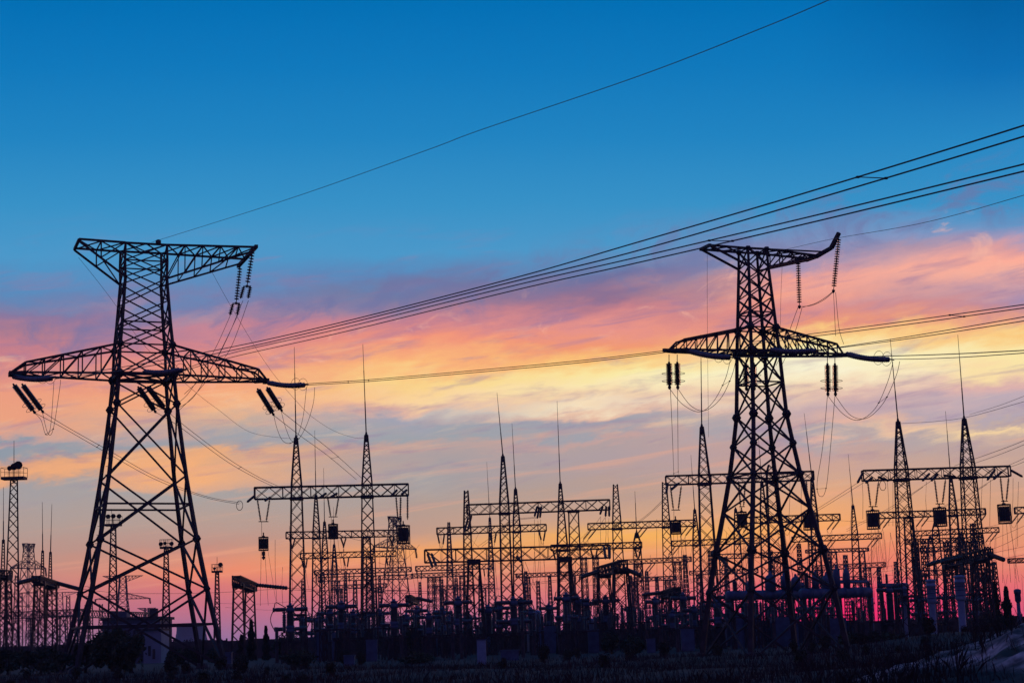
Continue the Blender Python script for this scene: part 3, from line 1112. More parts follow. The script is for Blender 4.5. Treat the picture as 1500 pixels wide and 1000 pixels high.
def gantry(short, label, Lp, Rp, D, bd, cols, DR=None, colw=1.25, flare=1.75, cap=False, ratio=1.0, mt=None):
    PL = at(*Lp, D)
    if DR is None:
        d = ray(*Rp)
        DR = (PL.z - CAM.z) * d.y / d.z
        DR = min(max(DR, D * .86), D * 1.16)
    PR = at(*Rp, DR)
    z = PL.z
    mt = mt or (STEEL if D < 420 else STEEL2)  # far gantries take the lighter steel, haze painted into its colour
    h = bd * D / FPX
    ax = V((PR.x - PL.x, PR.y - PL.y, 0))
    Ln = ax.length
    ax.normalize()
    rz = math.atan2(ax.y, ax.x)
    nrm = V((-ax.y, ax.x, 0))
    k = max(1.0, (D / 240) ** .55)
    leg, br = .15 * k, .075 * k
    bwid = max(h * .85, 1.0)

    def pt(s, n_, zz):
        return V((PL.x, PL.y, 0)) + ax * s + nrm * n_ + V((0, 0, zz))
    # beam
    mb = MB()
    n_ = max(3, round(Ln / (h * 1.25)))
    for sy in (-.5, .5):
        for zz in (z, z - h):
            mb.bar(pt(0, sy * bwid, zz), pt(Ln, sy * bwid, zz), leg)
        for i in range(n_ + 1):
            s0 = Ln * i / n_
            if i < n_:
                s1_ = Ln * (i + 1) / n_
                mb.bar(pt(s0, sy * bwid, z), pt(s1_, sy * bwid, z - h), br)
                mb.bar(pt(s0, sy * bwid, z - h), pt(s1_, sy * bwid, z), br)
                if i % 2 == 0 and D < 420:
                    mb.bar(pt(s0, sy * bwid, z), pt(s0, sy * bwid, z - h), br)
    for i in range(n_ + 1):
        s0 = Ln * i / n_
        mb.bar(pt(s0, -.5 * bwid, z), pt(s0, .5 * bwid, z), br)
        mb.bar(pt(s0, -.5 * bwid, z - h), pt(s0, .5 * bwid, z - h), br)
        if i < n_ and D < 420:
            mb.bar(pt(s0, -.5 * bwid, z - h), pt(Ln * (i + 1) / n_, .5 * bwid, z - h), br)
    for s0 in (0, Ln):
        for sy in (-.5, .5):
            mb.bar(pt(s0, sy * bwid, z), pt(s0, sy * bwid, z - h), leg)
    org = pt(Ln / 2, 0, 0)
    t = thing('portal_gantry', org, label, 'gantry', GANTRY)
    mb.build('beam', mt, t, org)
    dist = {}
    for c in cols:
        # station along the beam whose foot of the beam is seen in column px
        s = Ln / 2
        for _ in range(8):
            x, _y = proj(pt(s, 0, z - h))
            x2, _y = proj(pt(s + .5, 0, z - h))
            s += (c['px'] - x) / max(1e-3, (x2 - x)) * .5
        p0 = pt(s, 0, 0)
        w1 = c.get('w', colw)
        w0 = w1 * c.get('flare', flare)
        top = z - h if cap or not c.get('spire') else None
        cm = MB()
        if c.get('spire'):
            zs = at(c['spire'][0], c['spire'][1], p0.y).z
            zk = max(z, zs * .45)
            lv_ = auto_levels(0, z - h, w0, w1, ratio)[:-1] + [(z - h, w1, w1), (z, w1 * .95, w1 * .95)]
            if zs - z > 1.5:
                lv_ += auto_levels(z, zs, w1 * .95, .34, ratio)[1:]
        else:
            zs = z + c.get('up', 0)
            lv_ = auto_levels(0, z - h, w0, w1, ratio)
            if c.get('up'):
                lv_ += [(z, w1 * .95, w1 * .95)] + auto_levels(z, zs, w1 * .95, w1 * c.get('taper', .5), ratio)[1:]
        lattice_box(cm, lv_, leg * .95, br, True, 2, False, V((p0.x, p0.y, 0)), rz)
        cm.box(V((p0.x, p0.y, z - h - .05)), (w1 * 1.25, w1 * 1.25, .35 if not cap else .6), rz)
        if c.get('band'):
            wb = w0 + (w1 - w0) * .28
            cm.box(V((p0.x, p0.y, (z - h) * .28)), (wb * 1.1, wb * 1.1, .28), rz)
        col_o = cm.build('column', mt, t, org)
        if c.get('spire'):
            sp = MB()
            sp.lathe(V((p0.x, p0.y, zs - .9)), V((0, 0, 1)), [(.28, 0), (.24, .7), (.1, 1.3)], 6)
            if c.get('whip'):
                q = at(c['whip'][0], c['whip'][1], p0.y)
                a0 = V((p0.x, p0.y, zs + .2))
                kk = k ** .5
                sp.tube([a0.lerp(q, u) + V((0, 0, 0)) for u in (0, .35, .36, .7, .71, 1)], [.085 * kk, .075 * kk, .06 * kk, .055 * kk, .04 * kk, .028 * kk], 5)
            sp.build('lightning_rod', mt, col_o, org)
    info = dict(short=short, pt=pt, z=z, h=h, L=Ln, D=D, bw=bwid, k=k, rz=rz, t=t)
    LAST[short] = info
    return info


def station(g, px, zz=None):
    s = g['L'] / 2
    zz = g['z'] - g['h'] if zz is None else zz
    for _ in range(8):
        x, _y = proj(g['pt'](s, 0, zz))
        x2, _y = proj(g['pt'](s + .5, 0, zz))
        s += (px - x) / max(1e-3, (x2 - x)) * .5
    return s


SG = 'insulator strings under the gantry beams'
DGp = 'thin vertical connection wires under the gantry beams'


def phase(g, px, where, drop=0.0, kind_='T', n=10, R=None, wires=2):
    """a phase position: slanting strings below the beam and the wires that fall from them"""
    s = station(g, px)
    k = g['k']
    zb = g['z'] - g['h']
    R = R or .15 * k
    ln = g.get('sl', 2.0)
    ends = []
    if kind_ == 'T':                       # pulls along the line direction, seen as slanting pairs
        specs = ((-.55, -1), (.55, 1))
        for ds, sd in specs:
            p = g['pt'](s + ds, sd * g['bw'] * .5, zb)
            q = g['pt'](s + ds + .75 * sd * -1 * .6, sd * (g['bw'] * .5 + ln * .62), zb - ln * .72)
            insulator(p, q, f'insulator string slanting {"toward the viewer" if sd < 0 else "away"} under {where} of the {g["short"]}', SG, n, R, .05 * k, 6)
            ends.append(q)
    elif kind_ == 'S':                     # strings pulled to one side
        for ds, sd in ((0, -1), (.9, -1)):
            p = g['pt'](s + ds, sd * g['bw'] * .5, zb)
            q = g['pt'](s + ds - ln * .62, sd * (g['bw'] * .5 + .3), zb - ln * .72)
            insulator(p, q, f'{"outer" if ds == 0 else "inner"} insulator string leaning left at {where} of the {g["short"]}', SG, n, R, .05 * k, 6)
            ends.append(q)
    if wires and ends:
        m = ends[0].lerp(ends[1], .5)
        t = thing('jumper_wire', ends[0], f'slack U-shaped wire under {where} of the {g["short"]}', 'wire', 'slack wires under the gantry beams')
        b = MB()
        b.tube(sag(ends[0], ends[1], ln * .28, 8), .022 * k, 4)
        b.build('wire', ALU, t, ends[0], True)
        b = MB()
        for j in range(wires):
            o = V(((j - .5) * .7, 0, 0))
        foot = V((m.x + random.uniform(-.8, .8), m.y + random.uniform(-1, 1), drop or 6.5))
        for j in range(wires):
            o = g['pt'](s, 0, 0) - g['pt'](s + .6, 0, 0)
            bb = MB()
            bb.tube(sag(ends[j % 2], foot + o * (j - .5), .2, 6), .02 * k, 4)
            bb.build('wire', ALU, t, ends[0], True)


def wave_trap(px, y0, y1, wpx, D, label, mesh_col=TRAP, caps=True):
    p = at(px, (y0 + y1) / 2, D)
    t = thing('line_trap', p, label, 'coil', 'drum-shaped line traps hanging under the gantries')
    H = (y1 - y0) * D / FPX
    R = wpx * D / FPX / 2
    b = MB()
    b.lathe(p - V((0, 0, H * .36)), V((0, 0, 1)), [(R * .6, 0), (R * .84, .001), (R * .84, H * .24), (R * .88, H * .25), (R * .88, H * .47), (R * .84, H * .48), (R * .84, H * .72), (R * .6, H * .721)], 16)
    b.build('coil', mesh_col, t, p)
    for zz, nm in ((-H * .47, 'bottom_spider'), (H * .47, 'top_spider')):
        s = MB()
        c = p + V((0, 0, zz))
        for a in range(4):
            an = a * PI / 4 + .2
            s.bar(c + V((math.cos(an) * R, math.sin(an) * R, 0)), c - V((math.cos(an) * R, math.sin(an) * R, 0)), .09)
        s.tube([c + V((math.cos(q * PI / 8) * R, math.sin(q * PI / 8) * R, 0)) for q in range(16)], .06, 4, True)
        s.build(nm, STEEL, t, p)
    s = MB()
    for a in range(18):
        an = a * PI / 9
        e = V((math.cos(an) * R, math.sin(an) * R, 0))
        s.bar(p + e - V((0, 0, H * .47)), p + e + V((0, 0, H * .47)), .055)
    s.build('cage', TRAP, t, p)
    if caps:
        s = MB()
        s.lathe(p + V((0, 0, H * .47)), V((0, 0, 1)), [(.3 * R, 0), (.3 * R, .18), (.08, .22), (.08, .6)], 8)
        s.build('hanger', STEEL, t, p)
    return p, H, R


TG = 'strings carrying the line traps'


def trap_v(px, ytop, ybot, hx, D, what, n=14):
    for sd, nm in ((-1, 'left'), (1, 'right')):
        insulator(at(px + sd * hx, ytop, D), at(px + sd * hx * .45, ybot, D), f'{nm} insulator string holding up the {what}', TG, n, .16, .05, 6)
    b = MB()
    b.bar(at(px - hx * .8, ybot + .5, D), at(px + hx * .8, ybot + .5, D), .11)
    tag(b.build('yoke_bar', STEEL, None, at(px, ybot, D)), f'short yoke bar above the {what}', 'bracket', TG)


# --- left row, each one farther back and seen lower
A = gantry('nearest left gantry', 'near gantry beside the larger pylon, with two tall lattice spires and three hanging drums', (373, 714), (598, 708.5), 226, 17,
           [dict(px=434.5, spire=(434.5, 641), whip=(431, 508), w=1.35, flare=1.7, band=True), dict(px=538, spire=(535.5, 637), whip=(531.5, 504), w=1.35, flare=1.7, band=True)])
g = gantry('second left gantry', 'second gantry of the left row, its beam level with the hanging drums', (419, 779), (598, 775.5), 336, 9.5,
           [dict(px=463.5, spire=(462, 725), whip=(461, 630), w=1.3), dict(px=537, w=1.3)])
g['sl'] = 2.6
for x, nm in ((428, 'the left end'), (503, 'the middle'), (574, 'the right end')):
    phase(g, x, nm)
g = gantry('third left gantry', 'third gantry of the left row, seen just under the second beam', (440, 810), (580, 806), 394, 8,
           [dict(px=476, spire=(475, 764), whip=(474, 685), w=1.3), dict(px=541, w=1.3)])
g['sl'] = 2.8
for x, nm in ((446, 'the left end'), (507, 'the middle'), (569, 'the right end')):
    phase(g, x, nm)
g = gantry('fourth left gantry', 'fourth gantry of the left row, with a thin distant beam', (461, 835), (602, 830), 482, 6.5,
           [dict(px=490, spire=(489, 797), whip=(488.5, 742), w=1.4), dict(px=541, w=1.4)], ratio=1.2)
g['sl'] = 3.2
for x, nm in ((467, 'the left end'), (515, 'the middle'), (566, 'the right end')):
    phase(g, x, nm, n=7)
g = gantry('fifth left gantry', 'fifth and lowest gantry of the left row', (466, 845), (604, 841), 548, 6,
           [dict(px=472, w=1.5, up=1.5), dict(px=494, w=1.5), dict(px=541, w=1.5)], ratio=1.2)
# --- middle
G = gantry('tall middle gantry', 'tall gantry in the middle with bundles of thick strings at both ends', (684, 739), (893, 731.5), 262, 14.5,
           [dict(px=739, spire=(736, 668), whip=(728, 575), w=1.35, flare=1.3, band=True), dict(px=840, w=1.4, flare=1.3)], cap=False)
F = gantry('low heavy gantry', 'low heavy gantry in the middle with a thick dark beam on two stout lattice legs', (622, 805), (892, 798), 215, 18.5,
           [dict(px=694, w=1.25, flare=2.1), dict(px=827, w=1.35, flare=1.8)], cap=True)
H = gantry('gantry behind the middle', 'gantry seen behind the tall middle one, beam a little lower, one slim spire', (640, 773), (800, 767.5), 318, 9.5,
           [dict(px=684.5, up=6.5, w=1.25), dict(px=757, spire=(754, 716), whip=(750, 620), w=1.25)])
H['sl'] = 2.4
for x, nm in ((646, 'the left end'), (722, 'the middle'), (794, 'the right end')):
    phase(H, x, nm)
g = gantry('distant middle gantry', 'distant thin gantry behind the low heavy beam, with a stub column and one spire', (609, 829), (722, 825), 482, 7,
           [dict(px=659, up=11.5, taper=.3, w=1.45), dict(px=719.5, spire=(718, 758), whip=(713, 676), w=1.3)], ratio=1.15)
g['sl'] = 3.0
for x, nm in ((614, 'the left end'), (665, 'the middle'), (712, 'the right end')):
    phase(g, x, nm, n=7)
g = gantry('farthest middle gantry', 'farthest gantry in the middle, a faint thin beam on two close columns', (603, 840), (690, 836.5), 548, 6,
           [dict(px=630.5, w=1.5, flare=1.3), dict(px=641, w=1.5, flare=1.3), dict(px=677, w=1.4, flare=1.3)], ratio=1.2)
g = gantry('spired centre gantry', 'gantry with a very tall spire right of the middle, its beam low and long', (807, 798), (940, 793.5), 300, 8,
           [dict(px=824, spire=(820.5, 708), whip=(816, 587), w=1.75, flare=1.35, band=True), dict(px=933.5, spire=(931.5, 780), whip=(930, 719), w=1.2)])
g['sl'] = 2.4
for x, nm in ((815, 'the left end'), (870, 'the middle'), (934, 'the right end')):
    phase(g, x, nm)
I_ = gantry('right-of-middle gantry', 'gantry right of the middle whose blunt column pokes above the beam', (861, 766.5), (1018, 761), 318, 9,
            [dict(px=904, up=6.8, taper=.45, w=1.55, flare=1.55), dict(px=976, up=6.9, taper=.5, w=1.35)])
I_['sl'] = 2.4
for x, nm in ((866, 'the left end'), (941, 'the middle'), (1008, 'the right end')):
    phase(I_, x, nm, kind_='S')
g = gantry('thin centre-right gantry', 'thin far gantry with its beam end left of the slimmer pylon', (905, 820), (1012, 815), 468, 6.5,
           [dict(px=935.5, w=1.6, flare=1.4), dict(px=992, w=1.4)], ratio=1.2)
g['sl'] = 3.0
for x, nm in ((912, 'the left end'), (956, 'the middle'), (1004, 'the right end')):
    phase(g, x, nm, kind_='S', n=7)
Jg = gantry('gantry behind the slimmer pylon', 'near gantry whose beam passes behind the slimmer pylon, tall spire at its left', (975, 697), (1191, 690), 226, 13,
            [dict(px=1032, spire=(1029, 625), whip=(1026.5, 490), w=1.4, flare=1.8, band=True), dict(px=1131, up=1.0, w=1.3)])
g = gantry('second right gantry', 'second gantry behind the slimmer pylon, beam ending in dangling strings', (1085, 757.5), (1230, 752.5), 322, 9,
           [dict(px=1119, spire=(1114.5, 706), whip=(1111, 640), w=1.25), dict(px=1193, spire=(1189, 700), whip=(1178, 605), w=1.25)])
g['sl'] = 2.4
for x, nm in ((1092, 'the left end'), (1160, 'the middle'), (1222, 'the right end')):
    phase(g, x, nm, kind_='S')
g = gantry('third right gantry', 'gantry seen through the legs of the slimmer pylon, yellow sky behind it', (984, 792), (1112, 787), 380, 7.5,
           [dict(px=1020, spire=(1017.5, 746), whip=(1012, 666), w=1.4), dict(px=1080, spire=(1077, 745), w=1.3)])
g['sl'] = 2.6
for x, nm in ((990, 'the left end'), (1046, 'the middle'), (1104, 'the right end')):
    phase(g, x, nm, kind_='S')
g = gantry('gantry right of slimmer pylon', 'gantry between the slimmer pylon and the right spires, thin mast near its right end', (1160, 786), (1291, 780.5), 388, 7.5,
           [dict(px=1189, w=1.3), dict(px=1252.5, spire=(1248, 740), whip=(1242.5, 665), w=1.35)])
g['sl'] = 2.6
for x, nm in ((1166, 'the left end'), (1218, 'the middle'), (1281, 'the right end')):
    phase(g, x, nm, kind_='S')
g = gantry('low far-right gantry', 'low far gantry in front of the red glow', (1195, 828), (1296, 823), 540, 6.5,
           [dict(px=1200, w=1.6, flare=1.3), dict(px=1224, w=1.6, flare=1.3), dict(px=1270, w=1.6, flare=1.3)], ratio=1.2)
g['sl'] = 3.2
for x, nm in ((1206, 'the left end'), (1248, 'the middle'), (1289, 'the right end')):
    phase(g, x, nm, kind_='S', n=7)
g = gantry('faint far-right gantry', 'faint far gantry with a bare beam above the red glow', (1180, 805), (1272, 802), 450, 4.5,
           [dict(px=1221, w=1.3), dict(px=1262, w=1.3)], ratio=1.25)
K = gantry('near right gantry', 'near gantry at the right with two tall spires and three hanging drums', (1263, 689), (1478, 682.5), 224, 15,
           [dict(px=1321, spire=(1317.5, 617), whip=(1304, 496), w=1.5, flare=1.75, band=True), dict(px=1418.5, spire=(1413.5, 613), whip=(1403, 490), w=1.6, flare=1.75, band=True)])
g = gantry('second far-right gantry', 'gantry behind the near right one, beam at the height of the drums', (1287, 750.5), (1443, 744.5), 306, 8.5,
           [dict(px=1330, w=1.3), dict(px=1396.5, spire=(1391, 699), whip=(1385, 602), w=1.3)])
g['sl'] = 2.4
for x, nm in ((1297, 'the left end'), (1353, 'the middle'), (1436, 'the right end')):
    phase(g, x, nm, kind_='S')
g = gantry('third far-right gantry', 'third gantry of the right row, beam crowded with small strings', (1339, 777.5), (1463, 772), 364, 7,
           [dict(px=1371, spire=(1360, 765), w=1.35), dict(px=1431, w=1.5)])
g['sl'] = 2.6
for x, nm in ((1345, 'the left end'), (1400, 'the middle'), (1455, 'the right end')):
    phase(g, x, nm, kind_='S')
g = gantry('fourth far-right gantry', 'fourth gantry of the right row, a thin low beam', (1348, 802), (1432, 798), 440, 6,
           [dict(px=1364, spire=(1362, 785), w=1.5), dict(px=1410, spire=(1408, 780), w=1.5)], ratio=1.2)
g = gantry('edge gantry', 'gantry cut off by the right edge with strings at its beam end', (1486, 743), (1640, 737), 300, 9, [dict(px=1545, w=1.3), dict(px=1610, w=1.3)])
g['sl'] = 2.4
phase(g, 1492, 'the left end', kind_='S')
g = gantry('low edge gantry', 'low gantry cut off by the right edge, dark short beam', (1477, 818), (1570, 815), 300, 6, [dict(px=1510, w=1.3), dict(px=1560, w=1.3)])

# gantries seen almost end-on, with strain strings pulling to the sides
END = {}


def end_gantry(short, label, Lp, DL, Rp, DR, bd, cols, w=1.2, flare=1.5):
    e = gantry(short, label, Lp, Rp, DL, bd, cols, DR=DR, colw=w, flare=flare, cap=True)
    END[short] = e
    return e


end_gantry('dark-headed portal', 'low two-legged portal with a heavy dark head, right of the larger pylon', (346, 843), 232, (371, 857), 262, 13, [dict(px=349), dict(px=366)])
end_gantry('left-edge portal', 'low two-legged portal seen end-on among the masts left of the larger pylon', (53, 843), 226, (81, 853), 249, 9, [dict(px=58), dict(px=76)])
end_gantry('tiny portal', 'small far portal with a round dark head between the left and middle gantries', (598, 871), 380, (609, 876), 415, 9, [dict(px=600, w=1.3), dict(px=607, w=1.3)])
end_gantry('double-headed portal', 'stout dark portal with a sloping head in front of the right-of-middle gantry', (877, 831), 247, (913, 820.5), 225, 13, [dict(px=884, w=1.5), dict(px=909, w=1.7)])
end_gantry('squat portal', 'squat dark portal left of the slimmer pylon, its strings pulling down to the left', (972, 866), 275, (992, 858), 250, 9, [dict(px=976, w=1.3), dict(px=988, w=1.5)])
end_gantry('crowded right portal', 'long portal with a sloping dark head behind the pale posts at the right', (1385, 818), 246, (1448, 803), 217, 12, [dict(px=1392, w=1.5), dict(px=1436, w=1.6)])
end_gantry('clipped left portal', 'dark portal head cut off by the left edge', (-22, 833), 205, (12, 836), 212, 10, [dict(px=-12), dict(px=6)])
g = gantry('far left gantry', 'long low gantry left of the larger pylon, beam of many crossed braces', (6, 897), (120, 891.5), 420, 9, [dict(px=45, w=1.3, flare=1.2), dict(px=88, w=2.3, flare=1.1), dict(px=110, w=1.4, flare=1.2)])
g = gantry('gantry behind the larger pylon', 'long low gantry behind the lower legs of the larger pylon', (112, 893), (222, 897), 420, 10, [dict(px=127, w=1.3, flare=1.2), dict(px=165, w=1.3, flare=1.2), dict(px=205, w=1.3, flare=1.2)])

ER = 'strain strings pulling away from the end-on portals'
for a, b, Da, Db, lab in (
    ((373, 856), (424, 861), 255, 248, 'dark-headed portal, pulling to the right'), ((82, 853), (119, 863), 245, 240, 'left-edge portal, pulling to the right'),
    ((55, 846), (24, 854), 228, 222, 'left-edge portal, pulling to the left'), ((609, 875), (634, 881), 400, 395, 'tiny portal, pulling to the right'),
    ((914, 832), (940, 843), 228, 222, 'double-headed portal, pulling to the right'), ((880, 835), (850, 845), 244, 238, 'double-headed portal, pulling to the left'),
    ((974, 867), (940, 871), 272, 266, 'squat portal, pulling to the left'), ((1388, 818), (1356, 828), 244, 238, 'crowded right portal, pulling to the left'),
    ((1448, 811), (1472, 820), 218, 213, 'crowded right portal, pulling to the right'), ((1420, 814), (1376, 824), 232, 226, 'crowded right portal, in its middle'),
    ((686, 757), (680, 779), 262, 259, 'left end of the tall middle gantry, outer of two'), ((691, 754), (685, 777), 262, 259, 'left end of the tall middle gantry, inner of two'),
    ((787, 741), (783, 756), 262, 259, 'middle of the tall middle gantry, left of three'), ((790, 742), (787, 759), 262, 259, 'middle of the tall middle gantry, centre of three'), ((793, 741), (791, 758), 262, 259, 'middle of the tall middle gantry, right of three'),
    ((883, 741), (879, 753), 262, 259, 'right end of the tall middle gantry, left of three'), ((888, 741), (887, 756), 262, 259, 'right end of the tall middle gantry, centre of three'), ((892, 741), (892.5, 756), 262, 259, 'right end of the tall middle gantry, right of three'),
    ((626, 810), (634, 831), 214, 210, 'left end of the low heavy gantry, outer of two'), ((632, 810), (639, 829), 214, 210, 'left end of the low heavy gantry, inner of two'),
    ((885, 800), (887, 818), 214, 210, 'right end of the low heavy gantry, left of two'), ((893, 800), (893, 818), 214, 210, 'right end of the low heavy gantry, right of two'),
    ((757, 814), (763, 822), 214, 212, 'middle of the low heavy gantry'),
    ((374, 725), (362, 735), 226, 223, 'left end of the nearest left gantry'), ((1264, 692), (1256, 707), 224, 221, 'left end of the near right gantry, outer of two'),
    ((1278, 699), (1268, 707), 224, 221, 'left end of the near right gantry, inner of two'), ((1286, 698), (1302, 704), 224, 226, 'left end of the near right gantry, leaning right'),
    ((1362, 693), (1351, 704), 224, 221, 'middle of the near right gantry, left of two'), ((1374, 694), (1364, 704), 224, 221, 'middle of the near right gantry, right of two'),
    ((1382, 696), (1400, 698), 224, 226, 'middle of the near right gantry, leaning right'),
    ((1458, 687), (1446, 703), 224, 221, 'right end of the near right gantry, left of two'), ((1468, 690), (1455, 702), 224, 221, 'right end of the near right gantry, right of two'),
    ((1480, 688), (1498, 698), 224, 226, 'outer right tip of the near right gantry'),
    ((396, 728), (388, 733), 226, 223, 'left bay of the nearest left gantry, leaning left'), ((478, 722), (468, 729), 226, 223, 'middle of the nearest left gantry, leaning left'),
    ((494, 722), (484, 728), 226, 223, 'middle of the nearest left gantry, second one'), ((582, 717), (572, 727), 226, 223, 'right end of the nearest left gantry, leaning left'),
    ((596, 717), (588, 724), 226, 223, 'right end of the nearest left gantry, second one'),
    ((978, 707), (976, 722), 226, 223, 'left end of the gantry behind the slimmer pylon'), ((995, 707), (983, 717), 226, 223, 'left bay of the gantry behind the slimmer pylon'),
):
    p, q = at(*a, Da), at(*b, Db)
    insulator(p, q, 'thick strain string at the ' + lab, ER, 12, (.17 if 'gantry' in lab else .3) if Da < 300 else .4, .07, 8)
# ring and coils
for px, py, rr, D, lab in ((351, 740, 7, 224, 'small wire ring hanging left of the nearest left gantry'), (1293, 711, 7, 223, 'small wire ring hanging under the near right gantry')):
    c = at(px, py, D)
    r_ = rr * D / FPX
    b = MB()
    b.tube([c + V((math.cos(i * PI / 10) * r_ * .65, 0, math.sin(i * PI / 10) * r_)) for i in range(20)], .04, 5, True)
    tag(b.build('wire_ring', ALU, None, c, True), lab, 'ring')

# --- drums (line traps)
for px, yt, yb, y0, y1, w_, hx, D, nm in (
    (386, 731, 763, 786, 806, 14, 9, 224, 'leftmost drum under the nearest left gantry'), (488, 728, 756, 767, 789, 14, 8, 224, 'middle drum under the nearest left gantry'),
    (591, 726, 0, 769, 796, 19, 8, 222, 'rightmost drum under the nearest left gantry'),
    (990, 711, 746, 762, 782, 15, 8, 224, 'drum left of the slimmer pylon'), (1087, 704, 741, 749, 772, 14, 5, 224, 'drum between the legs of the slimmer pylon'),
    (1186, 703, 742, 751, 776, 19, 5, 222, 'drum at the right leg of the slimmer pylon'),
    (1279, 705, 741, 747, 775, 19, 8, 222, 'leftmost drum under the near right gantry'), (1377, 702, 737, 743, 771, 19, 8, 222, 'middle drum under the near right gantry'),
    (1471.5, 699, 733, 738, 767, 19, 6, 222, 'rightmost drum under the near right gantry')):
    if yb:
        trap_v(px, yt, yb, hx, D, nm)
    else:
        insulator(at(580, 726, D), at(583, 762, D), 'left of three insulator strings above the ' + nm, TG, 14, .16, .05, 6)
        insulator(at(587, 726, D), at(586, 767, D), 'middle of three insulator strings above the ' + nm, TG, 14, .16, .05, 6)
        insulator(at(597, 724, D), at(597, 761, D), 'right of three insulator strings above the ' + nm, TG, 14, .16, .05, 6)
    p, Hh, Rr = wave_trap(px, y0, y1, w_, D, 'dark ribbed ' + nm)
    top = at(px, yb + .5 if yb else 755, D)
    lk = MB()
    for dx in (-.25, .25):
        lk.tube([top + V((dx, 0, 0)), p + V((dx * .8, 0, Hh * .47))], .025, 4)
        break
    tag(lk.build('suspension_rod', STEEL, None, p, True), 'thin rod above the ' + nm, 'rod', TG)
    # wires falling from the drum
    t = thing('dropper_wire', p - V((0, 0, Hh * .5)), 'thin wires falling from the ' + nm, 'wire', 'wires falling from the drums')
    for dx, sway in ((-.3, -.3), (.15, .25), (.55, .9)):
        b = MB()
        b.tube(sag(p + V((dx, 0, -Hh * .45)), V((p.x + dx + sway, p.y + 1, 7.0)), .15, 6), .022, 4)
        b.build('wire', ALU, t, p - V((0, 0, Hh * .5)), True)
lh = MB()
c = at(386, 812, 224)
lh.lathe(c + V((0, 0, .45)), V((0, 0, -1)), [(.05, 0), (.22, .1), (.22, .5), (.1, .6), (.24, .8), (.05, 1.1)], 8)
tag(lh.build('post_clamp', STEEL, None, c), 'small knobbed clamp below the leftmost drum', 'clamp')

# --- slender lightning masts and floodlight masts that stand alone
MG = 'slender lattice masts'


def mast(px, py_top, D, w0, w1, label, whip=None, name='lightning_mast', cat='mast', group=MG, ratio=1.1, ztop=None):
    p = at(px, py_top, D)
    base = V((p.x, p.y, 0))
    t = thing(name, base, label, cat, group)
    k = max(1.0, (D / 240) ** .55)
    b = MB()
    lattice_box(b, auto_levels(0, p.z, w0, w1, ratio), .13 * k, .07 * k, True, 2, False, base, .3)
    b.build('lattice_shaft', STEEL if D < 420 else STEEL2, t, base)  # far masts use the steel lightened for haze
    if whip:
        q = at(whip[0], whip[1], D)
        b = MB()
        b.tube([p - V((0, 0, .5)), p.lerp(q, .35), p.lerp(q, .36), q], [.09 * k, .075 * k, .05 * k, .03 * k], 5)
        b.build('lightning_rod', STEEL, t, base)
    return t, p, k


def floodlight(px, py_top, D, w0, w1, wide, label, lamps, whip=None):
    t, p, k = mast(px, py_top, D, w0, w1, label, whip, 'floodlight_mast', 'mast', 'floodlight masts')
    b = MB()
    b.box(p + V((0, 0, .15)), (wide, wide * .6, .35))
    b.build('platform', STEEL, t, t.location)
    r = MB()
    for x in (-.5, -.17, .17, .5):
        for y in (-.3, .3):
            r.bar(p + V((x * wide, y * wide, .3)), p + V((x * wide, y * wide, 1.5)), .05 * k)
    for y in (-.3, .3):
        for zz in (.9, 1.5):
            r.bar(p + V((-.5 * wide, y * wide, zz)), p + V((.5 * wide, y * wide, zz)), .045 * k)
    for x in (-.5, .5):
        r.bar(p + V((x * wide, -.3 * wide, 1.5)), p + V((x * wide, .3 * wide, 1.5)), .045 * k)
    r.build('railing', STEEL, t, t.location)
    for lx, lz, s in lamps:
        f = MB()
        c = p + V((lx, -.2, lz))
        f.lathe(c, V((.35, -1, -.45)), [(s * .3, -s * .5), (s * .45, -s * .2), (s * .75, s * .4), (s * .75, s * .55), (s * .6, s * .56)], 10)
        f.bar(c, V((c.x, p.y, p.z + .3)), .08 * k)
        f.build('floodlight', STEEL, t, t.location)


floodlight(20.5, 702, 232, 2.1, .85, 3.0, 'tall floodlight mast at the left edge with a railed platform and a big tilted lamp', ((.0, 1.75, .62), (.55, 1.95, .75), (-.55, 1.55, .45)), (20.5, 645))
floodlight(166, 770, 275, 1.6, .7, 2.4, 'floodlight mast seen between the left legs of the larger pylon', ((-.8, 1.55, .5), (0, 1.6, .5), (.9, 1.55, .5)), (163, 745))
floodlight(243.5, 803, 300, 1.5, .6, 2.0, 'floodlight mast with clustered lamps seen inside the larger pylon', ((-.9, .85, .5), (-.2, .95, .4), (.9, .85, .5)), (243, 790))
floodlight(318, 838, 330, 1.3, .55, 1.9, 'slim floodlight mast standing just right of the larger pylon', ((-.5, .8, .35), (.6, 1.5, .6)), (318, 815))
mast(5, 790, 300, 1.5, .3, 'slim lightning mast cut close by the left edge', (5, 713))
mast(62.5, 806, 330, 1.4, .3, 'slim lightning mast, left one of a close pair left of the larger pylon', (62, 735))
mast(74, 808, 330, 1.4, .3, 'slim lightning mast, right one of a close pair left of the larger pylon', (76, 738))
mast(30, 868, 420, 1.5, .8, 'short lattice mast at the far left below the big floodlight')
mast(14, 862, 360, 1.5, .9, 'dark lattice mast beside the big floodlight mast at the left edge')
mast(855, 815, 430, 1.6, 1.1, 'faint lattice column behind the low heavy gantry, left of two')
mast(872, 812, 430, 1.6, 1.1, 'faint lattice column behind the low heavy gantry, right of two')
mast(1425, 766, 330, 1.9, .7, 'thick lattice column crowded behind the near right gantry')
mast(1148, 800, 420, 1.4, .6, 'thin lattice mast between the slimmer pylon\'s right legs')

# --- distant pylons
FARG = 'distant pylons beyond the yard'


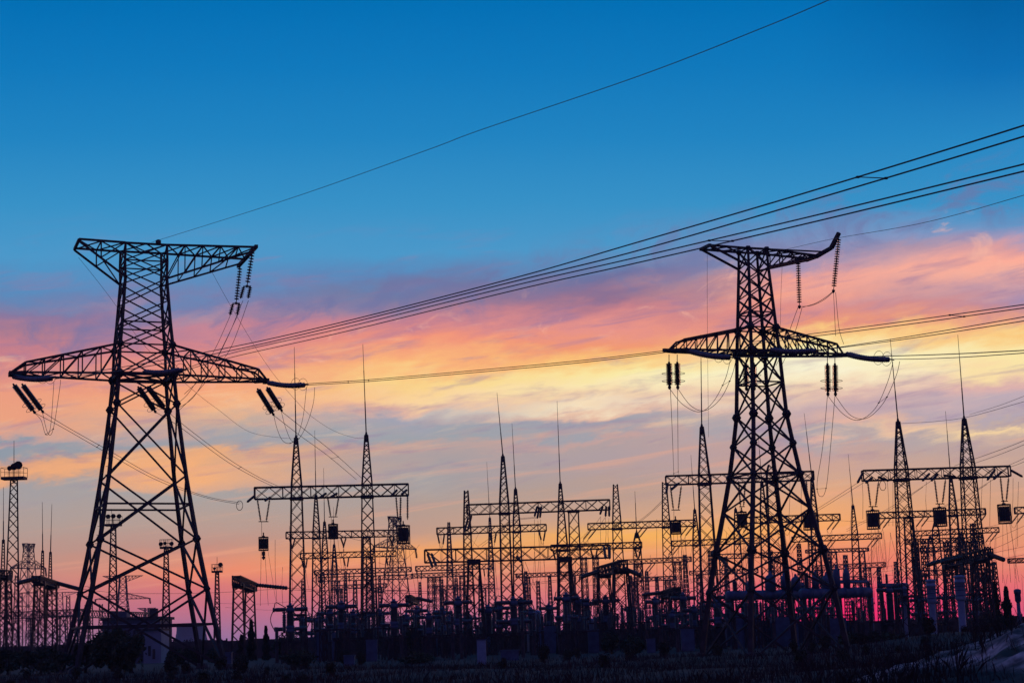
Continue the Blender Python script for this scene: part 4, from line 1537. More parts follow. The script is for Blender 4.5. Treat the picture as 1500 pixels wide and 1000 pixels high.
def far_pylon(px, ytop, D, yaw, label, sc_=1.0, body=1.0, arms=((.68, .30), (1.0, .17))):
    p = at(px, ytop, D)
    Hh = p.z
    base = V((p.x, p.y, 0))
    t = thing('distant_pylon', base, label, 'pylon', FARG)
    k = (D / 240) ** .62
    b = MB()
    w0, wa, wt = Hh * .27 * body, Hh * .115 * body, Hh * .075 * body
    lv_ = []
    z = 0
    za = Hh * arms[0][0]
    for i in range(6):
        u = (i / 6) ** .8
        lv_.append((za * u, w0 + (wa - w0) * u, w0 + (wa - w0) * u))
    for i in range(5):
        u = i / 4
        lv_.append((za + (Hh - za) * u, wa + (wt - wa) * u, wa + (wt - wa) * u))
    lattice_box(b, lv_, .16 * k, .075 * k, True, 2, True, base, yaw)
    b.build('tower_body', STEEL2, t, base)  # steel colour lightened to stand in for distance haze
    c_, s_ = math.cos(yaw), math.sin(yaw)
    for fz, fl in arms:
        zz = Hh * fz
        ln = Hh * fl
        wl = wa if fz < 1 else wt
        up = Hh * .07 if fz < 1 else -Hh * .08
        f = lambda x, y, z_: base + V((x * c_ - y * s_, x * s_ + y * c_, z_))
        for sd in (-1, 1):
            b = MB()
            for y in (-.5, .5):
                b.bar(f(sd * wl / 2, y * wl, zz), f(sd * ln, y * .3, zz), .14 * k)
                b.bar(f(sd * wl / 2, y * wl, zz + up), f(sd * ln, y * .3, zz + (.1 if up > 0 else 0)), .1 * k)
                for i in range(1, 5):
                    u = i / 5
                    a0 = f(sd * wl / 2, y * wl, zz).lerp(f(sd * ln, y * .3, zz), u)
                    b0 = f(sd * wl / 2, y * wl, zz + up).lerp(f(sd * ln, y * .3, zz), u)
                    b1 = f(sd * wl / 2, y * wl, zz + up).lerp(f(sd * ln, y * .3, zz), u - .2)
                    b.bar(a0, b0, .06 * k)
                    b.bar(a0, b1, .06 * k)
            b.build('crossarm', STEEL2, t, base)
        for sd in (-1, 1):
            q = f(sd * ln * .97, 0, zz)
            if fz < 1:
                insulator(q, q - V((-sd * .4, 0, Hh * .07)), f'string under the {"left" if sd * c_ < 0 else "right"} crossarm tip of the {label}'[:300], FARG + ' strings', 6, .3 * k, .1 * k, 6)


far_pylon(578, 757, 560, math.radians(64), 'distant pylon right of the nearest left gantry', body=.8, arms=((.76, .33), (1.0, .10)))
far_pylon(42, 796, 735, math.radians(55), 'distant pylon among the left masts', body=.75, arms=((.78, .2), (1.0, .07)))
far_pylon(180, 843, 900, math.radians(20), 'distant pylon inside the larger pylon', arms=((.7, .36), (1.0, .26)))
far_pylon(88, 867, 1200, math.radians(15), 'distant pylon left of the larger pylon\'s foot', arms=((.62, .3), (1.0, .30)))
far_pylon(215, 890, 1350, math.radians(25), 'smallest distant pylon above the buildings', arms=((.66, .3), (1.0, .22)))

# ------------------------------------------------------------------ more wires across the yard
YG = 'slack wires crossing the yard'
for A_, B_, Da, Db, lab in (
    ([(1100, 795), (1150, 772), (1200, 743), (1256, 707)], [(1104, 797), (1153, 774), (1204, 744), (1266, 706)], 330, 222, 'climbing from the gantry behind the slimmer pylon to the near right gantry'),
    ([(1240, 775), (1300, 745), (1364, 704)], [(1240, 778), (1300, 748), (1352, 713)], 330, 222, 'climbing to the middle of the near right gantry'),
    ([(1325, 762), (1400, 733), (1455, 702)], [(1325, 764), (1400, 735), (1446, 709)], 330, 222, 'climbing to the right end of the near right gantry'),
    ([(1398, 682), (1450, 664), (1500, 645), (1600, 600)], [(1428, 678), (1460, 667), (1500, 651), (1600, 608)], 224, 120, 'running from the right spire to the right edge'),
    ([(1478, 681), (1500, 671), (1600, 620)], [(1478, 684), (1500, 676), (1600, 628)], 224, 120, 'leaving the right end of the near right gantry'),
    ([(425, 861), (480, 864), (560, 865), (650, 865), (720, 860)], [(425, 863), (480, 866.5), (560, 868), (650, 868), (720, 863)], 250, 262, 'running level from the dark-headed portal across the left row'),
    ([(634, 881), (690, 868), (760, 856), (850, 845)], [(634, 883), (690, 870), (760, 858), (850, 848)], 390, 238, 'running low between the middle columns'),
    ([(940, 843), (1000, 848), (1040, 849)], [(940, 845), (1000, 851), (1040, 852)], 222, 260, 'running level from the double-headed portal to the right'),
    ([(769, 822), (785, 860), (805, 897), (812, 905)], [(764, 823), (778, 855), (795, 885), (806, 897)], 212, 218, 'falling steeply right of the low heavy beam'),
    ([(920, 772), (945, 756), (975, 728)], [(920, 775), (945, 758), (975, 731)], 300, 226, 'climbing to the gantry behind the slimmer pylon'),
    ([(700, 800), (728, 780), (748, 762), (785, 757)], [(706, 800), (732, 780), (752, 763), (788, 758)], 280, 262, 'drooping from the middle of the tall middle gantry'),
    ([(846, 800), (860, 785), (880, 756)], [(851, 800), (866, 785), (887, 757)], 290, 262, 'drooping from the right end of the tall middle gantry')):
    twin(A_, B_, Da, Db, 'pair of wires ' + lab, YG, .026)
for i, (pts, Da, Db, lab) in enumerate((
    ([(1247, 842), (1300, 836), (1380, 824), (1500, 800)], 330, 240, 'lowest of the sloping wires right of the red glow'),
    ([(1275, 845), (1330, 839), (1420, 826), (1500, 812)], 330, 240, 'second of the sloping wires right of the red glow'),
    ([(1300, 829), (1360, 818), (1440, 795), (1500, 770)], 330, 240, 'third of the sloping wires right of the red glow'),
    ([(1448, 806), (1475, 795), (1500, 781)], 240, 220, 'steep short wire at the right edge beside the crowded portal'),
    ([(1443, 772), (1470, 766), (1500, 757)], 300, 250, 'thin wire between the third right gantry and the right edge'),
    ([(1229, 762), (1290, 765), (1345, 762), (1440, 768)], 320, 300, 'thin slack wire behind the drums of the near right gantry'),
    ([(1420, 607), (1460, 595), (1500, 580), (1600, 540)], 224, 120, 'thin earth wire from the right spire to the right edge'),
    ([(1319, 620), (1370, 617), (1420, 610), (1500, 588)], 224, 150, 'thin earth wire linking the two right spires'),
    ([(24, 854), (10, 851), (-20, 846)], 222, 215, 'short wire at the left edge'), ([(119, 862), (180, 868), (300, 868), (424, 861)], 240, 248, 'long level wire passing behind the larger pylon'),
    ([(0, 868), (60, 866), (130, 858)], 240, 236, 'slack wire among the left masts'),
    ([(850, 845), (905, 828)], 238, 226, 'short wire under the double-headed portal'),
    ([(850, 857), (900, 856), (960, 858), (1030, 862)], 260, 270, 'thin level wire behind the double-headed portal'),
    ([(920, 880), (945, 858), (962, 840)], 240, 240, 'thin slanting wire right of the double-headed portal, left one'),
    ([(918, 872), (940, 850), (955, 838)], 240, 240, 'thin slanting wire right of the double-headed portal, right one'),
    ([(940, 871), (900, 874), (860, 877)], 266, 262, 'thin level wire left of the squat portal'),
    ([(880, 893), (940, 890), (1010, 884)], 300, 300, 'low thin wire above the fence in the middle'),
    ([(330, 889), (400, 893), (470, 890)], 400, 400, 'low thin wire right of the larger pylon'),
    ([(300, 882), (380, 884), (450, 878)], 400, 400, 'low thin wire behind the dark-headed portal'))):
    wire(pts, Da, Db, lab, YG, .022)
for px, y0, y1, D in ((403, 790, 880, 226), (414, 830, 885, 226), (424, 770, 850, 330), (690, 780, 870, 262), (706, 850, 905, 480), (783, 760, 850, 262), (788, 762, 852, 262), (792, 760, 850, 262),
                      (880, 757, 800, 262), (887, 758, 805, 262), (892, 758, 805, 262), (962, 760, 860, 318), (1004, 790, 860, 226), (998, 790, 862, 226), (1246, 700, 790, 388), (1262, 690, 760, 224), (1300, 705, 770, 224),
                      (1308, 706, 770, 224), (1357, 705, 760, 224), (1439, 700, 760, 224), (1451, 702, 770, 224), (1484, 700, 760, 224), (1492, 705, 800, 224), (1281, 785, 850, 380), (1287, 785, 850, 380), (735, 790, 880, 318), (1174, 700, 790, 226), (1157, 705, 760, 226)):
    c = [at(px, y0, D), at(px + random.uniform(-1.5, 2.5), (y0 + y1) / 2, D), at(px + random.uniform(-2, 3), y1, D)]
    b = MB()
    b.tube(c, .022 * max(1, (D / 240) ** .5), 4)
    tag(b.build('dropper_wire', ALU, None, c[0], True), 'thin dropper wire hanging nearly straight down in the switchyard', 'wire', 'straight thin droppers in the yard')

# ------------------------------------------------------------------ circuit breakers


def breaker(px, ytop, D, span, label, rz=0.0, tiers=2, h0=2.4):
    top = at(px, ytop, D)
    base = V((top.x, top.y, 0))
    zt_ = top.z
    t = thing('circuit_breaker', base, label, 'breaker', 'live-tank circuit breakers in the yard')
    W = span * D / FPX / 2
    b = MB()
    lattice_box(b, [(0, 1.5, 1.5), (h0 * .5, 1.4, 1.4), (h0, 1.3, 1.3)], .12, .07, True, 2, True, base, rz)
    b.box(base + V((0, 0, h0)), (1.7, 1.5, .18), rz)
    b.build('pedestal', STEEL, t, base)
    b = MB()
    L_ = zt_ - .9 - h0
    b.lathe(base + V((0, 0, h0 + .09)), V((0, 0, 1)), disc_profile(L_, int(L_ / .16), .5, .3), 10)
    b.build('support_insulator', PORC, t, base, True)
    b = MB()
    b.lathe(base + V((0, 0, zt_ - 1.0)), V((0, 0, 1)), [(.35, 0), (.5, .06), (.5, .5), (.36, .58), (.36, .72), (.46, .74), (.46, .84), (.18, .9), (.18, 1.08), (.05, 1.12)], 12)
    b.build('head_tank', EQUIP, t, base, True)
    ex = V((math.cos(rz), math.sin(rz), 0))
    for ti in range(tiers):
        zz = zt_ - .62 - ti * min(2.2, (zt_ - h0) * .52)
        wl = W * (1 if ti == 0 else .92)
        if ti:
            b = MB()
            b.lathe(base + V((0, 0, zz - .42)), V((0, 0, 1)), [(.38, 0), (.5, .05), (.5, .3), (.42, .36), (.5, .5), (.5, .75), (.38, .82)], 12)
            b.build('lower_tank', EQUIP, t, base, True)
        for sd in (-1, 1):
            b = MB()
            p = base + V((0, 0, zz)) + ex * sd * .5
            ln = wl - .5
            b.lathe(p, ex * sd, disc_profile(ln, max(5, int(ln / .15)), .25, .17, .03), 8)
            b.lathe(p + ex * sd * ln, ex * sd, [(.2, 0), (.27, .04), (.27, .2), (.15, .26)], 8)
            b.build('interrupter', PORC, t, base, True)
            b = MB()
            e = base + V((0, 0, zz)) + ex * sd * (wl + .1)
            up = .75 if ti == 0 else -.75
            b.tube([e + V((0, 0, .1 if up > 0 else -.1)), e + V((0, 0, up)) - ex * sd * .12, e + V((0, 0, up * 1.12)) - ex * sd * .3, base + V((0, 0, zz + up * .25)) + ex * sd * .45], .055, 5)
            b.build('grading_bar', ALU, t, base, True)
    if tiers == 2:
        za = zt_ - .62
        zb = za - min(2.2, (zt_ - h0) * .52)
        for sd in (-1, 1):
            b = MB()
            pts = []
            for i in range(11):
                u = i / 10
                pts.append(base + V((0, 0, za + (zb - za) * u)) + ex * sd * (W + .12 + .38 * math.sin(PI * u)))
            b.tube(pts, .05, 5)
            b.build('connection_ring', ALU, t, base, True)
    return t


for px, yt, D, sp, rz, ti, lab in (
    (425, 884, 205, 44, .15, 2, 'two-tier T-headed breaker with a curved side ring, leftmost, under the first drum'),
    (466, 902, 262, 34, .4, 2, 'smaller T-headed breaker between the first and second large ones'),
    (500, 880, 208, 40, -.1, 2, 'two-tier T-headed breaker below the middle drum of the nearest left gantry'),
    (517, 893, 235, 30, .5, 2, 'breaker half hidden behind the one under the middle drum'),
    (577, 878, 206, 37, .1, 2, 'two-tier T-headed breaker standing before the distant pylon'),
    (595, 898, 250, 26, .7, 1, 'single-tier breaker beside the tiny portal'),
    (628, 896, 225, 30, .2, 2, 'breaker just right of the tiny portal'),
    (648, 890, 240, 28, .6, 2, 'breaker between the tiny portal and the low heavy beam\'s leg'),
    (671, 874, 207, 34, 0, 2, 'tall breaker touching the left leg of the low heavy gantry'),
    (715, 886, 225, 26, .5, 1, 'single-tier breaker between the two legs of the low heavy gantry, left one'),
    (752, 874, 208, 52, .35, 2, 'wide breaker with rising arms in the gap under the low heavy beam'),
    (778, 890, 240, 26, .2, 1, 'small breaker right of the wide one under the low heavy beam'),
    (829, 868, 206, 30, .1, 2, 'tall breaker touching the right leg of the low heavy gantry'),
    (846, 872, 225, 30, .3, 2, 'breaker behind the right leg of the low heavy gantry'),
    (985, 893, 225, 36, .2, 2, 'breaker under the squat portal'),
    (1016, 886, 235, 34, .5, 2, 'breaker just left of the slimmer pylon\'s left leg'),
    (1050, 878, 215, 34, 0, 2, 'breaker inside the left legs of the slimmer pylon'),
    (1302, 856, 215, 34, .3, 1, 'single-tier breaker left of the first pale post'),
    (1345, 872, 250, 26, .5, 2, 'breaker between the first two pale posts'),
    (1384, 868, 250, 28, .1, 2, 'breaker between the last two pale posts'),
    (1428, 872, 260, 26, .6, 2, 'breaker right of the last pale post')):
    breaker(px, yt, D, sp, lab, rz, ti)

# ------------------------------------------------------------------ pale instrument posts
for px, yt, D, wh, wb, lab in ((1322, 853, 225, 11.5, 8, 'pale blue-grey post with a wide head, first from the left of three'), (1363, 848, 215, 13.5, 10, 'pale blue-grey post with a banded wide head, middle of three'), (1405, 842, 205, 15, 11, 'tallest pale blue-grey post with a wide head, nearest to the sandy bank')):
    top = at(px, yt, D)
    base = V((top.x, top.y, -.3))
    t = thing('instrument_transformer', base, lab, 'post', 'pale instrument posts')
    Hh = top.z + .3
    rb, rh = wb * D / FPX / 2, wh * D / FPX / 2
    b = MB()
    b.lathe(base, V((0, 0, 1)), [(rb * 1.15, 0), (rb * 1.1, .6), (rb, .7), (rb * .96, Hh * .62), (rb * .98, Hh * .63)], 16)
    b.build('shaft', GREY, t, base, True)
    b = MB()
    b.lathe(base + V((0, 0, Hh * .63)), V((0, 0, 1)), [(rb, 0), (rh * .98, .15), (rh, .35), (rh, Hh * .26), (rh * 1.08, Hh * .262), (rh * 1.08, Hh * .285), (rh * .97, Hh * .29), (rh * .97, Hh * .33), (rh * 1.1, Hh * .335), (rh * 1.1, Hh * .36), (rh * .5, Hh * .37)], 16)
    b.build('head', GREY, t, base, True)
    for zz in (.7, .78, .84):
        b = MB()
        b.lathe(base + V((0, 0, Hh * zz)), V((0, 0, 1)), [(rh * 1.02, 0), (rh * 1.04, .02), (rh * 1.04, .1), (rh * 1.02, .12)], 16)
        b.build('band', EQUIP, t, base, True)
top = at(1490, 862, 240)
base = V((top.x, top.y, 0))
t = thing('instrument_transformer', base, 'thin dark post with a small wide head near the right edge', 'post')
b = MB()
b.lathe(base, V((0, 0, 1)), [(.28, 0), (.25, top.z * .72)], 10)
b.build('shaft', EQUIP, t, base, True)
b = MB()
b.lathe(base + V((0, 0, top.z * .72)), V((0, 0, 1)), [(.25, 0), (.42, .25), (.42, top.z * .18), (.5, top.z * .19), (.5, top.z * .26), (.2, top.z * .28)], 10)
b.build('head', EQUIP, t, base, True)

# ------------------------------------------------------------------ long grey pipes on stands in front of the glow


def pipe_run(xa, xb, yc, D, rpx, label, stands, domes, upper=None):
    a, c = at(xa, yc, D), at(xb, yc - (xb - xa) * .0305, D + 4)
    c.z = a.z
    t = thing('oil_conservator', V((a.x, a.y, 0)), label, 'tank', 'grey horizontal tanks before the red glow')
    R = rpx * D / FPX / 2
    d = (c - a)
    L_ = d.length
    dn = d.normalized()
    b = MB()
    prof = [(R * .55, 0), (R * .9, .1), (R, .3)]
    for i in range(1, 8):
        s = .3 + (L_ - .6) * i / 8
        prof += [(R, s - .06), (R * 1.06, s - .05), (R * 1.06, s + .05), (R, s + .06)]
    prof += [(R, L_ - .3), (R * .9, L_ - .1), (R * .55, L_)]
    b.lathe(a, dn, prof, 14)
    b.build('cylinder', EQUIP, t, t.location, True)
    if upper:
        b = MB()
        u0, u1, dz, r2 = upper
        b.tube([a + dn * L_ * u0 + V((0, 0, R * .8)), a + dn * L_ * u0 + V((0, 0, dz)), a + dn * L_ * u1 + V((0, 0, dz)), a + dn * L_ * u1 + V((0, 0, R * .8))], r2, 8)
        b.build('upper_pipe', EQUIP, t, t.location, True)
    for u in stands:
        b = MB()
        p = a + dn * L_ * u
        for sd in (-.35, .35):
            b.bar(V((p.x, p.y + sd * 1.6, 0)), p + V((0, sd, -R * .7)), .2)
        b.bar(V((p.x, p.y - .6, p.z * .45)), V((p.x, p.y + .6, p.z * .45)), .12)
        b.box(p - V((0, 0, R * .95)), (.5, 1.2, .16))
        b.build('stand', STEEL, t, t.location)
    for u, hh, rr, k in domes:
        b = MB()
        p = a + dn * L_ * u + V((0, 0, R * .8))
        if k == 0:
            b.lathe(p, V((0, 0, 1)), [(rr, 0), (rr, hh * .72), (rr * .8, hh * .88), (rr * .35, hh), (rr * .2, hh * 1.2), (.03, hh * 1.22)], 12)
            b.build('bushing', EQUIP, t, t.location, True)
        else:
            b.lathe(p, V((0, 0, 1)), disc_profile(hh * 1.35, 10, rr, rr * .55), 10)
            b.build('bushing', PORC, t, t.location, True)
    return t


pipe_run(1064, 1172, 872, 208, 14, 'long grey horizontal tank crossing behind the slimmer pylon\'s middle legs', (.08, .34, .62, .9), ((.12, .9, .35, 1), (.3, 1.0, .4, 0), (.6, 1.9, .65, 0), (.8, 1.9, .5, 0), (.95, 1.6, .6, 0)))
pipe_run(1172, 1276, 869, 205, 15, 'long grey horizontal tank right of the slimmer pylon with two domed bushings', (.05, .3, .55, .97), ((.22, 1.7, .42, 0), (.37, 1.6, .42, 0), (.52, 2.3, .42, 0), (.66, 2.2, .42, 0), (.1, 1.4, .35, 1)), (.2, .97, 1.2, .16))
pipe_run(1286, 1330, 857, 222, 6, 'short dark horizontal pipe between the red glow and the first pale post', (.1, .55, .95), ((.05, .7, .2, 1), (.3, .9, .2, 1)))

# ------------------------------------------------------------------ transformers under the tanks (dark tanks with ribs)
for px, D, w_, h_, lab in ((1095, 222, 5.5, 3.9, 'dark ribbed transformer behind the front legs of the slimmer pylon'), (1150, 224, 5.0, 3.6, 'dark ribbed transformer between the right legs of the slimmer pylon'), (1222, 224, 4.6, 3.3, 'dark ribbed transformer just left of the red glow'), (480, 225, 4.5, 3.4, 'dark ribbed transformer between the first two breakers'), (800, 230, 4.2, 3.4, 'dark ribbed transformer under the right half of the low heavy beam')):
    p = at_z(px, 0, D)
    p.z = 0
    t = thing('transformer', p, lab, 'transformer', 'transformers in the yard')
    b = MB()
    b.box(p + V((0, 0, h_ * .5)), (w_ * .6, 2.6, h_), .1)
    b.build('tank', EQUIP, t, p)
    for sd in (-1, 1):
        b = MB()
        for i in range(6):
            b.box(p + V((sd * (w_ * .34 + i * .16), 0, h_ * .47)), (.05, 2.2, h_ * .75), .1)
        b.box(p + V((sd * (w_ * .34 + .4), 0, h_ * .83)), (1.1, .2, .14), .1)
        b.build('radiator', EQUIP, t, p)
    for i in (-1, 0, 1):
        b = MB()
        b.lathe(p + V((i * w_ * .17, 0, h_)), V((.15 * i, 0, 1)), disc_profile(1.6, 9, .22, .1), 8)
        b.build('bushing', PORC, t, p, True)

# ------------------------------------------------------------------ insulator posts and kiosks along the yard
POSTG = 'support posts in the dim yard'
src = {}


def post_proto(kind_, p, label):
    t = thing('support_post', p, label, 'post', POSTG)
    b = MB()
    hh = 2.4 + .5 * kind_
    if kind_ < 2:
        b.lathe(V((0, 0, -.2)), V((0, 0, 1)), [(.2, 0), (.19, hh), (.26, hh + .02), (.26, hh + .12)], 8)
        b.build('post_shaft', CONC, t)
    else:
        lattice_box(b, [(0, .6, .6), (hh * .33, .57, .57), (hh * .66, .54, .54), (hh, .5, .5)], .08, .05)
        b.box(V((0, 0, hh)), (.7, .7, .12))
        b.build('post_shaft', STEEL, t)
    b = MB()
    b.lathe(V((0, 0, hh)), V((0, 0, 1)), disc_profile(1.5 + .3 * kind_, 10, .24, .13), 8)
    b.lathe(V((0, 0, hh + 1.5 + .3 * kind_)), V((0, 0, 1)), [(.1, 0), (.22, .03), (.22, .15), (.08, .18)], 8)
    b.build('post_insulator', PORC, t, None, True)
    return t


LAB = ('round concrete post carrying a short ribbed insulator, in the dim yard', 'taller round concrete post carrying a ribbed insulator, in the dim yard', 'square lattice post carrying a ribbed insulator, in the dim yard')
rnd = random.Random(3)
for i in range(84):
    k_ = rnd.choice((0, 0, 1, 2))
    px = 405 + i * 10.9 + rnd.uniform(-4, 4)
    D = rnd.uniform(192, 268)
    if 1222 < px < 1295 and rnd.random() < .7:
        continue
    if abs(px - 1110) < 90 and D < 200:
        D += 25
    p = at_z(px, 0, D)
    p.z = 0
    if k_ not in src:
        src[k_] = post_proto(k_, p, LAB[k_])
    else:
        c = copy_tree(src[k_])
        c.location = p
        c.rotation_euler = (0, 0, rnd.uniform(0, 1.5))
for px, D, w_, h_, m_, lab in ((1008, 205, 1.5, 2.3, EQUIP, 'grey kiosk with a slatted door under the squat portal'), (870, 215, 1.3, 2.6, EQUIP, 'grey kiosk left of the stout dark portal'), (706, 150, .75, 1.9, GREY, 'narrow pale cabinet standing alone in the dark foreground'),
                               (747, 160, 1.6, .9, EQUIP, 'low grey box in the dark foreground right of the pale cabinet'), (545, 200, 1.2, 2.2, EQUIP, 'grey kiosk between two left breakers'), (954, 190, .9, 1.4, EQUIP, 'small dark cabinet left of the grey kiosk under the squat portal'),
                               (512, 170, 1.0, .8, EQUIP, 'low dark box below the second large breaker'), (331, 210, 1.4, 1.3, EQUIP, 'low cabinet at the right foot of the larger pylon')):
    p = at_z(px, 0, D)
    p.z = 0
    t = thing('control_cabinet', p, lab, 'cabinet', 'cabinets in the yard')
    b = MB()
    b.box(p + V((0, 0, h_ / 2 + .1)), (w_, .8, h_))
    b.box(p + V((0, 0, .05)), (w_ * .9, .7, .1))
    b.build('body', m_, t, p)
    b = MB()
    b.box(p + V((0, 0, h_ + .14)), (w_ * 1.12, .95, .08))
    b.build('roof', EQUIP, t, p)
    b = MB()
    b.box(p + V((0, -.42, h_ / 2 + .1)), (w_ * .86, .03, h_ * .9))
    b.build('door', m_, t, p)

# ------------------------------------------------------------------ fence of concrete panels behind the yard
fa, fb = at_z(-150, 0, 300), at_z(1660, 0, 292)
fa.z = fb.z = 0
ft = thing('concrete_fence', fa, 'long dark fence of ribbed concrete panels across the whole yard', 'fence')
fl = (fb - fa).length
fd = (fb - fa).normalized()
nP = 92
st_ = fl / nP
frz = math.atan2(fd.y, fd.x)
fp = MB()
fh = 3.1
for i in range(nP):
    c = fa + fd * st_ * (i + .5)
    hh = fh + .12 * math.sin(i * 1.7)
    fp.box(c + V((0, 0, hh / 2)), (st_ - .26, .12, hh), frz)
    for zz in (.25, .5, .75):
        fp.box(c + V((0, -.08, hh * zz)), (st_ - .4, .06, .12), frz)
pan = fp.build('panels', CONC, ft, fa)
proto = None
for i in range(nP + 1):
    c = fa + fd * st_ * i
    if proto is None:
        b = MB()
        b.box(V((0, 0, (fh + .3) / 2)), (.24, .26, fh + .3), frz)
        proto = b.build('fence_post', CONC, ft)
        proto.location = c - fa
    else:
        o = proto.copy()
        COL.objects.link(o)
        o.location = c - fa

# ------------------------------------------------------------------ buildings behind the larger pylon
D = 340
pl, pr = at_z(150, 0, D), at_z(234, 0, D)
zt_ = at(190, 907, D).z
cx_ = (pl.x + pr.x) / 2
W = pr.x - pl.x
b0 = V((cx_, D, 0))
t = thing('control_building', b0, 'flat-roofed blue-grey building behind the lower part of the larger pylon', 'building')
b = MB()
b.box(b0 + V((0, 6, zt_ / 2)), (W, 12, zt_))
b.build('wall', DULL, t, b0)
b = MB()
b.box(b0 + V((0, 6, zt_ + .2)), (W + .8, 12.8, .5))
r_ = b.build('roof', ROOF, t, b0)
b = MB()
b.box(b0 + V((W * .3, 5, zt_ + .45 + .8)), (1.4, 1.4, 1.6))
b.build('chimney', CONC, r_, b0)
b = MB()
b.box(b0 + V((-W * .32, 6, zt_ + .45 + .6)), (3.2, 3, 1.2))
b.build('roof_box', DULL, r_, b0)
for fl_ in range(2):
    for i in range(6):
        x = (-.42 + i * .168) * W
        zz = 1.9 + fl_ * (zt_ - 1.5) * .5
        b = MB()
        b.box(b0 + V((x, -.03, zz)), (W * .1, .1, 1.5))
        w_ = b.build('window', STEEL2, t, b0)
        b = MB()
        b.box(b0 + V((x, -.07, zz)), (W * .085, .06, 1.3))
        b.build('pane', PANE, w_, b0)
b = MB()
b.box(b0 + V((0, -.06, zt_ * .86)), (W * .98, .12, .55))
b.build('white_band', WHITE, t, b0)
D = 262
pl, pr = at_z(198, 0, D), at_z(236, 0, D)
zt_ = at(216, 923, D).z
W = pr.x - pl.x
b0 = V(((pl.x + pr.x) / 2, D, 0))
t = thing('annex_building', b0, 'small pale white annex with a tall blue window, in front of the blue-grey building', 'building')
b = MB()
b.box(b0 + V((W * .16, 3, zt_ / 2)), (W * .68, 6, zt_))
b.build('wall', WHITE, t, b0)
b = MB()
b.box(b0 + V((-W * .34, 3.2, zt_ / 2)), (W * .32, 6, zt_))
b.build('stair_wall', DULL, t, b0)
for zz in (.3, .62, .88):
    b = MB()
    b.box(b0 + V((-W * .34, .16, zt_ * zz)), (W * .24, .12, zt_ * .2))
    w_ = b.build('window', STEEL2, t, b0)
    b = MB()
    b.box(b0 + V((-W * .34, .1, zt_ * zz)), (W * .2, .08, zt_ * .17))
    b.build('pane', PANE, w_, b0)
b = MB()
b.box(b0 + V((0, 3, zt_ + .12)), (W * 1.04, 6.6, .25))
b.build('roof', ROOF, t, b0)
for i, x in enumerate((.05, .22)):
    b = MB()
    b.box(b0 + V((W * x, -.04, zt_ * (.38 - .1 * i))), (W * .1, .1, zt_ * .3))
    b.build('door' if i else 'shutter', CONC, t, b0)
# cooling tower far behind
D = 1300
c = at(280, 912, D)
base = V((c.x, D, 0))
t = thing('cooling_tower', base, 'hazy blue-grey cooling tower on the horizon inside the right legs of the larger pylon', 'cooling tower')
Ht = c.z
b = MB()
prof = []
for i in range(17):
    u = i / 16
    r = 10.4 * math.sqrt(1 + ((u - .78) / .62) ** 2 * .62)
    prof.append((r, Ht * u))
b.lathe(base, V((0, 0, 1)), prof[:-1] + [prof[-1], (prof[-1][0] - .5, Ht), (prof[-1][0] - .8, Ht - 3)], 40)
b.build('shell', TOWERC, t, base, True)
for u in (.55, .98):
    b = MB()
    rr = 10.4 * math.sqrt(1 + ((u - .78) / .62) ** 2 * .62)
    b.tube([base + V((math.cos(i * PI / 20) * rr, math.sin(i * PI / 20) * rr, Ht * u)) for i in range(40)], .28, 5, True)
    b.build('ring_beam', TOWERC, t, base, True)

# ------------------------------------------------------------------ vegetation


def foliage(mb, rng, c, rad, n, leaf, shell=.55, lumps=0):
    c = V(c)
    cl = [(V((0, 0, 0)), 1.0)]
    for _ in range(lumps):
        d = V((rng.gauss(0, 1), rng.gauss(0, 1), rng.gauss(0, .8))).normalized()
        cl.append((d * .72, rng.uniform(.3, .55)))
    for _ in range(n):
        o, s = rng.choice(cl)
        d = V((rng.gauss(0, 1), rng.gauss(0, 1), rng.gauss(0, 1))).normalized() * (rng.uniform(shell ** 2, 1) ** .5) * s + o
        p = c + V((d.x * rad[0], d.y * rad[1], d.z * rad[2]))
        if p.z < .05:
            continue
        a = V((rng.gauss(0, 1), rng.gauss(0, 1), rng.gauss(0, 1))).normalized()
        b = a.cross(V((rng.gauss(0, 1), rng.gauss(0, 1), rng.gauss(0, 1)))).normalized()
        s_ = leaf * rng.uniform(.5, 1.3)
        r = mb.ring([p - a * s_, p + b * s_ * .5, p + a * s_, p - b * s_ * .5])
        mb.f.append(tuple(r))


rng = random.Random(11)


